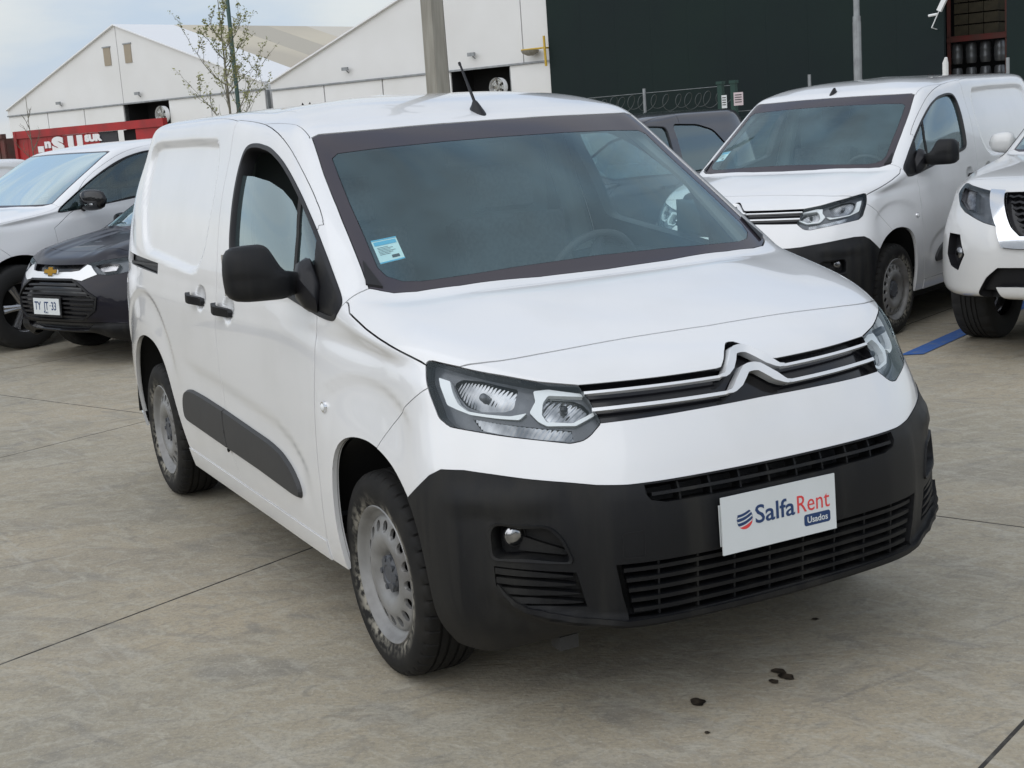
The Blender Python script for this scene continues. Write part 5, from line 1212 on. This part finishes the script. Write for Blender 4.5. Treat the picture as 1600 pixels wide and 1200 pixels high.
p,n=chsf.at('F',0,.49); PMx=Matrix(((0,-.05,1,p[0]+.020),(1,0,0,-.18-.03),(0,1,.05,.425),(0,0,0,1)))
pl=plane_obj('number_plate',.36,.13,.006,M['board'],ch,PMx,.002)
plane_obj('plate_holder',.40,.17,.004,M['plastic'],ch,PMx@Matrix.Translation((-.02,-.02,-.007)))
textmesh('plate_text','TY',.094,M['ink'],pl,PMx@Matrix.Translation((.018,.038,.001)),.0012,.0004,sx=.78)
textmesh('plate_text','JT',.094,M['ink'],pl,PMx@Matrix.Translation((.150,.038,.001)),.0012,.0004,sx=.78)
textmesh('plate_text','33',.094,M['ink'],pl,PMx@Matrix.Translation((.250,.038,.001)),.0012,.0004,sx=.78)
textmesh('plate_text','CHILE',.020,M['ink'],pl,PMx@Matrix.Translation((.150,.010,.001)),0,.0004,sx=1)
bm=bmesh.new(); box(bm,(.232,.068,0),(.242,.078,.0014),PMx); bobj('plate_dot',bm,M['ink'],pl)
SW1=rnd([(-.52,1.20),(-.60,1.12),(-1.62,1.10),(-1.66,1.54),(-1.40,1.56),(-1.15,1.53),(-.95,1.46)],.03,3); SW2=rnd([(-1.76,1.10),(-2.6,1.12),(-2.72,1.22),(-2.45,1.48),(-2.2,1.54),(-1.78,1.56)],.03,3)
sv,svsf=build_car('suv','crossover_car','dark plum crossover between the two white vans, only its roof and side windows in view','car',M['plum'],(-7.0,3.15,0),RZ,tyreR=.34,win=SW1,wins2=(SW2,),mirrors=None)
build_car('crossover','crossover_car','white crossover mostly hidden behind the near van and the plum crossover','car',M['white2'],(-9.3,2.35,0),RZ,tyreR=.32,step=.05)
# ------------------------------------------------------------------ warehouses (facades run along E2, interiors along E1)
M['tentwall']=noisecol(mat('tent_canvas',(.76,.765,.76),.6),(.69,.69,.675),.35,.3,.7,6)
M['tentwall2']=noisecol(mat('tent_wall_sheet',(.79,.795,.79),.5),(.72,.72,.70),.5,.3,.7,6)
M['tentroof']=mat('white_roof_canvas',(.82,.83,.84),.5)
M['tan']=noisecol(mat('tan_roof_sheet',(.60,.54,.42),.6),(.50,.45,.36),.12,.4,.6,5)
M['tan3']=mat('greyed_tan_sheet',(.47,.43,.35),.6); M['tan2']=mat('pale_roof_sheet',(.62,.58,.50),.6)
M['tanwin']=mat('tan_window',(.33,.28,.21),.6)
M['darkgreen']=noisecol(mat('dark_green_cladding',(.0095,.021,.0185),.7,spec=.2),(.0085,.015,.017),.25,.3,.7,8)
M['galv']=noisecol(mat('galvanised_steel',(.33,.35,.36),.45,.5),(.25,.26,.27),5)
M['pole']=noisecol(mat('concrete_pole',(.34,.325,.28),.85),(.25,.235,.20),2.5,.35,.65,8,stretch=(6,6,.5))
M['greenpaint']=mat('dark_green_paint',(.010,.045,.035),.5); M['greenpaint2']=mat('faded_green_paint',(.06,.11,.10),.6); M['wire']=mat('dull_wire',(.10,.11,.11),.6,.3)
M['redpaint']=noisecol(mat('red_steel',(.42,.018,.020),.5),(.22,.02,.02),1.2,.4,.7,8)
M['rust']=noisecol(mat('dull_red_steel',(.17,.035,.03),.7),(.09,.05,.04),1.5,.35,.65,8)
M['yellow']=mat('yellow_paint',(.55,.36,.03),.5)
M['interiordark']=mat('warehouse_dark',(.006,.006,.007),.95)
def frame(P):   # local: x along E2, y along E1 (inwards), z up
    return Matrix(((E2.x,E1.x,0,P[0]),(E2.y,E1.y,0,P[1]),(0,0,1,0),(0,0,0,1)))
def prism(name,pts,y0,y1,mt,parent,bevel=0):
    """polygon in (x,z) extruded from y0 to y1 in the local frame of its parent"""
    bm=bmesh.new(); a=[bm.verts.new((x,y0,z)) for x,z in pts]; b=[bm.verts.new((x,y1,z)) for x,z in pts]; bm.faces.new(a); bm.faces.new(b[::-1]); n_=len(pts)
    for i in range(n_): bm.faces.new((a[i],b[i],b[(i+1)%n_],a[(i+1)%n_]))
    return bobj(name,bm,mt,parent,bevel)
def lb(name,lo,hi,mt,parent,bevel=0): bm=bmesh.new(); box(bm,lo,hi); return bobj(name,bm,mt,parent,bevel)
AZ=math.atan2(E2.y,E2.x)
def tent(P,label,W,eave,peak,bays,seams,door,doorz,wins,lamps,xmax=None):
    L=bays[-1][0]
    r_=empty('tent_warehouse',label,'warehouse',(P[0],P[1],0),AZ); xm=xmax or W; pk=W/2; zt=lambda x:eave+(peak-eave)*(1-abs(x-pk)/pk)
    for nm,x0,x1 in (('gable_panel',0,pk-.02),('gable_panel',pk+.02,xm)):
        if x1<=x0: continue
        prism(nm,[(x0,eave-.27),(x1,eave-.27),(x1,zt(x1)-.05)]+([(x0,zt(x0)-.05)] if zt(x0)>eave-.2 else []),0,.06,M['tentwall'],r_)
    lb('eave_beam',(0,-.06,eave-.33),(xm,-.003,eave-.27),M['galv'],r_)
    xs=[0]+seams+[xm]
    for a,b in zip(xs[:-1],xs[1:]):
        if door[0]>=b or door[1]<=a: lb('wall_panel',(a+.03,0,0),(b-.03,.05,eave-.335),M['tentwall2'],r_)
        else:
            if door[0]-a>.1: lb('wall_panel',(a+.03,0,0),(door[0],.05,eave-.335),M['tentwall2'],r_)
            if b-door[1]>.1: lb('wall_panel',(door[1],0,0),(b-.03,.05,eave-.335),M['tentwall2'],r_)
            if eave-.335-doorz>.02: lb('door_header',(max(a,door[0]),0,doorz),(min(b,door[1]),.05,eave-.336),M['tentwall2'],r_)
    for q in xs: lb('post',(q-.05,.055,0),(q+.05,.2,eave-.34),M['galv'],r_)
    for s in (-1,1):
        cut=min(1,(W-xm)/pk) if s>0 else 0
        a=(0,eave) if s<0 else (W-cut*pk,eave+(peak-eave)*cut); b=(pk,peak); y0_=-.12; k_=0
        for y1_,mt_ in bays:
            bm=bmesh.new(); vs=[bm.verts.new(v) for v in ((a[0],y0_,a[1]),(a[0],y1_-.01,a[1]),(b[0],y1_-.01,b[1]),(b[0],y0_,b[1]))]; vs+=[bm.verts.new((v.co.x,v.co.y,v.co.z-.05)) for v in vs]
            for q in ((0,1,2,3),(7,6,5,4),(0,3,7,4),(1,5,6,2),(0,4,5,1),(3,2,6,7)): bm.faces.new([vs[i] for i in q])
            bobj('roof_panel',bm,M[mt_],r_); y0_=y1_
    lb('side_wall',(-.0,.06,0),(.05,L,eave-.06),M['tentwall2'],r_); lb('side_wall',(xm-.05,.06,0),(xm,L,eave-.06),M['tentwall2'],r_); prism('back_wall',[(0,0),(xm,0),(xm,zt(xm)-.1),(pk,peak-.1),(0,eave)],L-.1,L,M['tentwall2'],r_)
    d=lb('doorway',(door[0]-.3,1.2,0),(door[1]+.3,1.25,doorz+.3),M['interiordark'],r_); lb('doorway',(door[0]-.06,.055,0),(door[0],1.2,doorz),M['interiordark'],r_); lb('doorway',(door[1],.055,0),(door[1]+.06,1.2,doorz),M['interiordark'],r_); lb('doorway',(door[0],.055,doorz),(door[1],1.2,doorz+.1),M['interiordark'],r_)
    for (a,b,z0,z1) in wins: w_=lb('window',(a,-.03,z0),(b,-.003,z1),M['tanwin'],r_); lb('window_frame',(a-.05,-.05,z1),(b+.05,-.003,z1+.05),M['galv'],w_)
    for (x_,z_) in lamps:
        bm=bmesh.new(); box(bm,(x_-.15,-.22,z_-.02),(x_+.15,-.14,z_+.10)); l_=bobj('floodlight',bm,M['galv'],r_,.02); bm=bmesh.new(); tube(bm,[(x_,-.14,z_),(x_,0,z_-.10)],.02,6); bobj('lamp_bracket',bm,M['galv'],l_)
    return r_
t1=tent((-65.8,7.5),'white gabled tent warehouse with two small tan windows, far left',18.4,3.95,7.0,[(3.1,'tentroof'),(6,'tan'),(8.5,'tan3'),(11,'tan'),(14.5,'tan2'),(18,'tan'),(22,'tan2'),(28,'tan')],[3.3,6.2,9.15,12.3,15.05],(9.2,12.28),3.62,[(8.2,8.68,5.33,6.08),(9.7,10.17,5.33,6.1)],[(4.55,3.95),(10.46,3.98)])
t2=tent((-48.48,14.82),'larger white tent warehouse with black doorway, behind the concrete pole',25.1,3.87,7.96,[(34,'tentroof')],[2.95,6.0,9.0,11.92],(9.29,11.9),3.67,[],[(4.34,4.0),(10.45,4.0)],13.7)
# fans standing in the two doorways
def drumfan(P,t,z,rad,label):
    X=Vector(P)+E2*t-E1*.15; r_=empty('drum_fan',label,'fan',(X.x,X.y,0),AZ)
    bm=bmesh.new(); n_=28; tube(bm,[(0,-.10,z),(0,.12,z)],[rad,rad*.97],n_,False); 
    bobj('fan_ring',bm,M['tentroof'],r_)
    bm=bmesh.new(); 
    for k in range(5):
        a=2*math.pi*k/5; vs=[bm.verts.new((math.cos(a+o)*q,y_,z+math.sin(a+o)*q)) for o,q,y_ in ((-.25,.06,0),(-.42,rad*.9,.03),(.30,rad*.9,-.03),(.25,.06,-.0))]; bm.faces.new(vs)
    tube(bm,[(0,-.05,z),(0,.05,z)],.07,12); bobj('blade',bm,M['board'],r_)
    bm=bmesh.new()
    for q in (.25,.5,.75): tube(bm,[(q*rad*math.cos(a),-.11,z+q*rad*math.sin(a)) for a in np.linspace(0,2*math.pi,24)],.008,5,False)
    for k in range(12): a=math.pi*k/6; tube(bm,[(0,-.11,z),(rad*math.cos(a),-.11,z+rad*math.sin(a))],.007,5)
    bobj('fan_grid',bm,M['pole'],r_); bm=bmesh.new(); tube(bm,[(0,0,z-rad),(0,0,.05)],.03,8); box(bm,(-.3,-.3,0),(.3,.3,.06)); bobj('fan_stand',bm,M['galv'],r_)
drumfan((-48.115,14.97,0),11.12,2.88,.32,'round white drum fan in the doorway of the larger tent')
drumfan((-65.8,7.5,0),12.0,3.05,.36,'white drum fan at the doorway of the far left tent')
# yellow framed corner lamp on the second tent
r_=empty('corner_lamp','small round lamp on a yellow bracket at the tent corner','lamp',(*(Vector((-48.115,14.97))+Vector((E2.x,E2.y))*12.68),0),AZ)
bm=bmesh.new(); tube(bm,[(0,-.3,3.95),(0,-.3,3.86),(0,-.3,3.78)],[.30,.26,.10],16); bobj('lamp_shade',bm,M['pole'],r_,angle=60)
bm=bmesh.new(); tube(bm,[(-.35,-.3,3.98),(.60,-.3,3.98)],.03,6); tube(bm,[(.60,-.3,4.35),(.62,-.3,3.4)],.04,6); tube(bm,[(.55,-.3,3.98),(.55,0,3.98)],.03,6); bobj('bracket',bm,M['yellow'],r_)
# dark building
r_=empty('dark_warehouse','tall dark green clad warehouse filling the background right of centre','warehouse',(*(Vector((-48.115,14.97))+Vector((E2.x,E2.y))*13.31-Vector((E1.x,E1.y))*.12),0),AZ)
for k in range(10):
    a=k*1.310; lb('cladding_panel',(a+.001,0,0),(a+1.309,.12,13),M['darkgreen'],r_)
lb('side_wall',(0,.13,0),(.12,30,13),M['darkgreen'],r_); lb('roof',(0,.13,13),(22,30,13.2),M['darkgreen'],r_)
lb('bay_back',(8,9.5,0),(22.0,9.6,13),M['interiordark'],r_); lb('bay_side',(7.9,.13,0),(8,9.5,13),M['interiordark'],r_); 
for k in range(4): lb('cladding_panel',(14.75+k*1.6,.0,0),(16.34+k*1.6,.12,13),M['plumwall'] if 'plumwall' in M else M['darkgreen'],r_)
B0=Vector((-48.115,14.97,0))+E2*13.31
def inbay(x,y): q=B0+E2*x+E1*y; return (q.x,q.y)
M['crate']=noisecol(mat('brown_crate',(.065,.055,.032),.7),(.04,.035,.02),4)  # crate and keg colours lowered to carry the shade inside the bay
M['keg']=mat('steel_keg',(.17,.18,.19),.4,.5)
r2_=empty('storage_rack','dark red pallet rack inside the open bay, top right','rack',(*inbay(12.25,2.2),0),AZ)
for q in (0,1.62): lb('rack_post',(q,0,0),(q+.08,.08,7),M['rust'],r2_)
lb('rack_beam',(0,-.03,3.02),(1.7,-.002,3.14),M['rust'],r2_); lb('rack_shelf',(0,0,3.14),(1.7,1.2,3.18),M['rust'],r2_); lb('rack_beam',(0,-.03,1.6),(1.7,-.002,1.7),M['rust'],r2_); lb('rack_shelf',(0,0,1.7),(1.7,1.2,1.74),M['rust'],r2_)
cm=None
ci=0
for zz_ in range(5):
    for xx_ in range(3):
        if cm is None:
            r3=empty('crate','brown bottle crate, lowest layer of the stack, left column','crate',(*inbay(12.40+xx_*.42,2.35),3.19+zz_*.30),AZ,'brown crates stacked on the rack'); cm=r3
            bm=bmesh.new(); box(bm,(0,0,0),(.40,.5,.06)); box(bm,(0,0,.06),(.40,.02,.26)); box(bm,(0,.48,.06),(.40,.5,.26)); box(bm,(0,.02,.06),(.02,.48,.26)); box(bm,(.38,.02,.06),(.40,.48,.26)); bobj('crate_body',bm,M['crate'],r3)
            bm=bmesh.new()
            for u_ in range(5): tube(bm,[(.05+.075*u_,.10,.07),(.05+.075*u_,.10,.22),(.05+.075*u_,.10,.275)],[.028,.028,.010],6)
            o=bobj('bottle',bm,M['tanwin'],r3); o['kind']='stuff'
        else: copy_tree(cm,(*inbay(12.40+xx_*.42,2.35),3.19+zz_*.30),AZ,'brown bottle crate, %s layer of the stack, %s column'%(('lowest','second','third','fourth','top')[zz_],('left','middle','right')[xx_]),'brown crates stacked on the rack')
km=None
for zz_ in (1.75,2.42):
    for xx_ in range(4):
        p=(*inbay(12.42+xx_*.40,2.5),zz_)
        if km is None:
            km=empty('keg','steel keg, lower row below the crates, first from the left','keg',p,AZ,'steel kegs on the rack')
            V,F=lathe([(0,.001),(0,.12),(.03,.14),(.14,.15),(.17,.158),(.20,.15),(.34,.15),(.37,.158),(.40,.15),(.52,.14),(.55,.12),(.56,.11),(.53,.10),(.53,.001)],20); V=[(x,-z,y) for x,y,z in V]; mk('keg_body',V,F,M['keg'],km,angle=40)
            bm=bmesh.new(); tube(bm,[(0,0,.53),(0,0,.57)],.03,10); bobj('keg_valve',bm,M['black'],km)
        else: copy_tree(km,p,AZ,'steel keg, %s row below the crates, %s from the left'%('lower' if zz_<2 else 'upper',('first','second','third','fourth')[xx_]),'steel kegs on the rack')
# white floodlight on a swivel arm at the bay corner
fx=inbay(12.95,-.5); r_=empty('swivel_lamp','white floodlight on a thin arm at the corner of the dark bay','lamp',(*fx,0),AZ)
bm=bmesh.new(); box(bm,(-.06,-.05,-.20),(.06,.05,.20),Matrix.Translation((.28,0,3.93))@Matrix.Rotation(.5,4,'Y')); bobj('lamp_head',bm,M['tentroof'],r_,.02)
bm=bmesh.new(); tube(bm,[(.18,0,3.75),(-.02,0,3.35)],.014,6); tube(bm,[(.14,0,3.68),(-.10,0,3.66)],.035,6); tube(bm,[(-.02,0,3.35),(-.04,.5,3.3)],.012,6); bobj('lamp_arm',bm,M['tentroof'],r_)
# ------------------------------------------------------------------ poles
def pole(name,label,x,y,r0,r1,h,mt,n=8,extra=None,lean=(0,0)):
    r_=empty(name,label,'pole',(x,y,0),0); bm=bmesh.new(); tube(bm,[(0,0,0),(lean[0]*.5,lean[1]*.5,h*.5),(lean[0],lean[1],h)],[r0,(r0+r1)/2,r1],n); bobj('shaft',bm,mt,r_)
    bm=bmesh.new(); box(bm,(-r0*1.6,-r0*1.6,0),(r0*1.6,r0*1.6,.03)); bobj('base_plate',bm,M['galv'],r_)
    if extra:
        for nm,a,b,rr,mm_ in extra: bm=bmesh.new(); tube(bm,[a,b],rr,10); bobj(nm,bm,mm_,r_)
    return r_
cp=pole('utility_pole','thick weathered concrete utility pole behind the near van roof',-14.72,6.27,.205,.125,11,M['pole'],6)
bm=bmesh.new()
for zz_ in (8.4,9.2): box(bm,(-.9,-.05,zz_),(.9,.05,zz_+.1))
bobj('crossarm',bm,M['galv'],cp)
pole('street_pole','slender green pole standing behind the young tree',-22.05,5.48,.045,.032,9,M['greenpaint2'],10)
pole('light_pole','slim galvanised light pole in front of the dark warehouse',-19.8,18.7,.075,.055,8,M['galv'],10,extra=[('collar',(0,0,3.28),(0,0,3.42),.085,M['galv']),('lower_sleeve',(0,0,0),(0,0,3.30),.090,M['galv'])])
# ------------------------------------------------------------------ fence with razor coil
FP=Vector((-17.6,11.7,0)); fr_=empty('security_fence','wire fence topped with a coil of razor wire, before the dark warehouse','fence',(FP.x,FP.y,0),AZ)
for q in (-3.1,0,3.3,6.6): bm=bmesh.new(); tube(bm,[(q,0,0),(q,0,2.12 if q else 2.12)],.028,8); bobj('fence_post',bm,M['galv'],fr_)
bm=bmesh.new(); tube(bm,[(-3.1,0,1.60),(8,0,1.60)],.006,5); tube(bm,[(-3.1,0,2.02),(1.8,0,2.05)],.004,5); bobj('fence_rail',bm,M['galv'],fr_)
bm=bmesh.new(); pts=[]; 
for i in range(1400):
    t=i/1400; a=i*2*math.pi/66; x_=-3.1+4.9*t; rr=.130+.022*math.sin(i*.05); pts.append((x_+.05*math.sin(a*1.0+.6)+.05*math.sin(i*.013),rr*math.cos(a),1.86+rr*math.sin(a)-.02*math.sin(t*9)))
tube(bm,pts,.0055,4,False); o=bobj('razor_coil',bm,M['wire'],fr_)
bm=bmesh.new()
for q in np.arange(-3.1,8,.10): tube(bm,[(q,0,.05),(q,0,1.6)],.0025,3,False)
for q in np.arange(.1,1.6,.10): tube(bm,[(-3.1,0,q),(8,0,q)],.0025,3,False)
o=bobj('fence_mesh',bm,M['greenpaint'],fr_); o['kind']='stuff'
for q,lab in ((1.67,'left green gate post with a small white sign'),(1.93,'right green gate post beside the pink edged sign')):
    X=FP+E2*q-E1*.12; g_=empty('gate_post',lab,'post',(X.x,X.y,0),AZ); bm=bmesh.new(); box(bm,(-.045,-.045,0),(.045,.045,2.08)); bobj('post_shaft',bm,M['greenpaint'],g_,.006); bm=bmesh.new(); box(bm,(-.06,-.06,2.08),(.06,.06,2.13)); bobj('post_cap',bm,M['greenpaint'],g_,.006)
M['signpink']=mat('pale_pink_sign',(.62,.52,.54),.5)
for q,w_,z0,z1,lab,mt_ in ((1.77,.10,1.67,1.89,'small white notice on the left gate post',M['board']),(2.05,.18,1.70,1.92,'pale pinkish notice right of the gate posts',M['signpink'])):
    X=FP+E2*q-E1*.19; g_=empty('notice',lab,'sign',(X.x,X.y,0),AZ); lb('notice_panel',(-w_/2,0,z0),(w_/2,.01,z1),mt_,g_)
    for k in range(4): lb('notice_line',(-w_*.36,-.004,z1-.05-.04*k),(w_*.36,-.0005,z1-.035-.04*k),M['moulding'],g_)
X=FP+E2*5.63; g_=empty('fence_post_white','short white post at the foot of the dark bay','post',(X.x,X.y,0),AZ); g_.name='bollard_post'; bm=bmesh.new(); tube(bm,[(0,0,0),(0,0,2.12),(.02,-.02,2.2)],[.045,.045,.02],10); bobj('post_shaft',bm,M['tentwall2'],g_); lb('post_band',(-.05,-.05,1.2),(.05,.05,1.26),M['galv'],g_)
# ------------------------------------------------------------------ red container trailer with big white letters
r_=empty('red_trailer','long red open-sided trailer with big white letters, behind the left pickup','trailer',(-41.2,3.7,0),AZ)
lb('top_rail',(.92,-.05,2.25),(8.2,.10,2.47),M['redpaint'],r_); lb('end_post',(.84,-.06,0.6),(.98,.10,2.47),M['redpaint'],r_); lb('lower_rail',(.98,-.05,.9),(8.2,.10,1.15),M['redpaint'],r_)
for k in range(8): lb('side_board',(1.0+k*.52,.0,1.16),(1.0+k*.52+.505,.04,2.245),M['redpaint'] if 0 else M['rust'] if k==9 else M['redpaint'],r_)
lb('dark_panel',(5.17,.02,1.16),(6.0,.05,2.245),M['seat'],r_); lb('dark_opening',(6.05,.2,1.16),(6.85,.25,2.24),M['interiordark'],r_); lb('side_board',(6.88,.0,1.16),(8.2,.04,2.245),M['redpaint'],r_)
lb('deck',(.9,.1,.85),(8.2,2.3,1.0),M['rust'],r_)
MT=lambda x,z:Matrix.Translation((x,-.02,z))@Matrix.Rotation(math.pi/2,4,'X')
for tx,x_,z_,sz,b in (('s',2.80,1.80,.84,.035),('u',3.60,1.80,.84,.035),('n',2.42,1.93,.34,.02),('SUR',4.50,2.02,.24,.02)): textmesh('lettering',tx,sz,M['tentroof'],r_,MT(x_,z_),b,.01,sx=1.9 if len(tx)==1 else 1.75)
lb('white_mark',(2.05,-.03,1.80),(2.35,-.005,1.98),M['tentroof'],r_)
for q in (2.2,3.2,6.6): V,F=lathe([(-.12,.2),(-.13,.45),(-.1,.5),(.1,.5),(.13,.45),(.12,.2)],24); w_=mk('trailer_wheel',V,F,M['black_tyre'],r_,angle=40); w_.location=(q,.3,.5)
r_=empty('rusty_container','dull red-brown container left of the bright red trailer','container',(-43.9,2.6,0),AZ)
for k in range(12): lb('corrugated_panel',(k*.25+.01,-.0+(.03 if k%2 else 0),.15),(k*.25+.24,.06+(.03 if k%2 else 0),2.30),M['rust'],r_)
lb('top_rail',(0,-.04,2.30),(3.0,.12,2.44),M['rust'],r_); lb('container_body',(0,.1,.1),(3.0,2.4,2.3),M['rust'],r_)
# ------------------------------------------------------------------ trees
M['bark']=noisecol(mat('bark',(.20,.185,.14),.9),(.12,.11,.08),12)
M['leaf']=noisecol(mat('young_leaf',(.20,.23,.06),.6),(.34,.33,.15),3,.35,.65)
def young_tree(label,x,y,h,spread,nb,leaves,seed,r0=.035):
    R_=random.Random(seed); root=empty('young_tree' if leaves else 'sapling',label,'tree',(x,y,0)); bm=bmesh.new(); tips=[]
    tr=[(0,0,0),(.02,.0,h*.3),(-.02,.02,h*.55),(.03,0,h*.8),(-.05,.02,h)]; tube(bm,tr,[r0,r0*.8,r0*.6,r0*.35,.006],7)
    def lerp(z):
        for a,b in zip(tr[:-1],tr[1:]):
            if a[2]<=z<=b[2]: t=(z-a[2])/(b[2]-a[2]); return Vector(a)*(1-t)+Vector(b)*t
        return Vector(tr[-1])
    def branch(p,d,L,r,depth):
        pts=[p]; n_=5
        for i in range(n_): d=(d+Vector((R_.uniform(-.22,.22),R_.uniform(-.22,.22),R_.uniform(-.02,.20)))).normalized(); pts.append(pts[-1]+d*L/n_)
        tube(bm,pts,[r*(1-.8*i/n_) for i in range(n_+1)],5,False); tips.extend(pts[1:])
        if depth<3:
            for i in range(1,n_+1):
                if R_.random()<(.9 if depth<2 else .5): branch(pts[i],(d+Vector((R_.uniform(-1,1),R_.uniform(-1,1),R_.uniform(-.15,.8)))).normalized(),L*R_.uniform(.30,.55),r*.5,depth+1)
    for i in range(nb):
        z=h*(.38+.55*i/nb); a=i*2.4+R_.uniform(-.4,.4); k=1-.75*(i/nb); branch(lerp(z),Vector((math.cos(a),math.sin(a),.75)).normalized(),spread*k*R_.uniform(.8,1.2),.012,1)
    bobj('trunk',bm,M['bark'],root)
    if leaves:
        V=[];F=[]
        for p in tips+[lerp(h*q) for q in np.linspace(.6,1,20)]:
            for _ in range(R_.choice((0,1,1,2,4,leaves))):
                c=p+Vector((R_.gauss(0,.022),R_.gauss(0,.022),R_.gauss(0,.022))); s=R_.uniform(.012,.028); a=Vector((R_.uniform(-1,1),R_.uniform(-1,1),R_.uniform(-.6,.6))).normalized(); b=a.cross(Vector((R_.uniform(-1,1),R_.uniform(-1,1),R_.uniform(-1,1)))).normalized()
                k=len(V); V+=[c-a*s*1.3,c+b*s*.6,c+a*s*1.3,c-b*s*.6]; F.append((k,k+1,k+2,k+3))
        o=mk('crown',V,F,M['leaf'],root,smooth=False); o['kind']='stuff'
    return root
young_tree('slim young tree with sparse yellow-green leaves beside the green pole',-21.22,5.05,4.25,1.40,15,3,11)
young_tree('bare thin sapling before the red trailer at the far left',-27.6,2.5,2.95,.55,7,0,5,.02)
# ------------------------------------------------------------------ third van, far left
copy_tree(vanroot,(-14.9,-2.6,0),math.radians(-66),'distant white van at the left edge, mostly hidden behind the white pickup','white panel vans',skip=('dealer_board','antenna_mast'),scale=(1,1,.93))
# the belt of trees on the open side of the yard: mirrored in the side window and the paint
M['hedge']=noisecol(mat('hedge_green',(.030,.050,.016),.8),(.07,.09,.03),.3)
R_=random.Random(3); V=[];F=[]
for k in range(9000):
    a=math.radians(R_.uniform(-150,25)); d=R_.uniform(62,72); h=(6.5+2.2*math.sin(a*9)+1.3*math.sin(a*31+1))*R_.random()**.6; c=Vector((d*math.cos(a),d*math.sin(a),h)); s_=R_.uniform(.35,.9); n1=Vector((R_.uniform(-1,1),R_.uniform(-1,1),R_.uniform(-1,1))).normalized(); n2=n1.cross(Vector((R_.uniform(-1,1),R_.uniform(-1,1),R_.uniform(-1,1)))).normalized()
    q=len(V); V+=[c-n1*s_,c+n2*s_,c+n1*s_,c-n2*s_]; F.append((q,q+1,q+2,q+3))
o=mk('tree_belt',V,F,M['hedge'],None,smooth=False); tag(o,'dark green belt of trees along the open side of the yard, mirrored in the side windows','trees',kind='stuff')
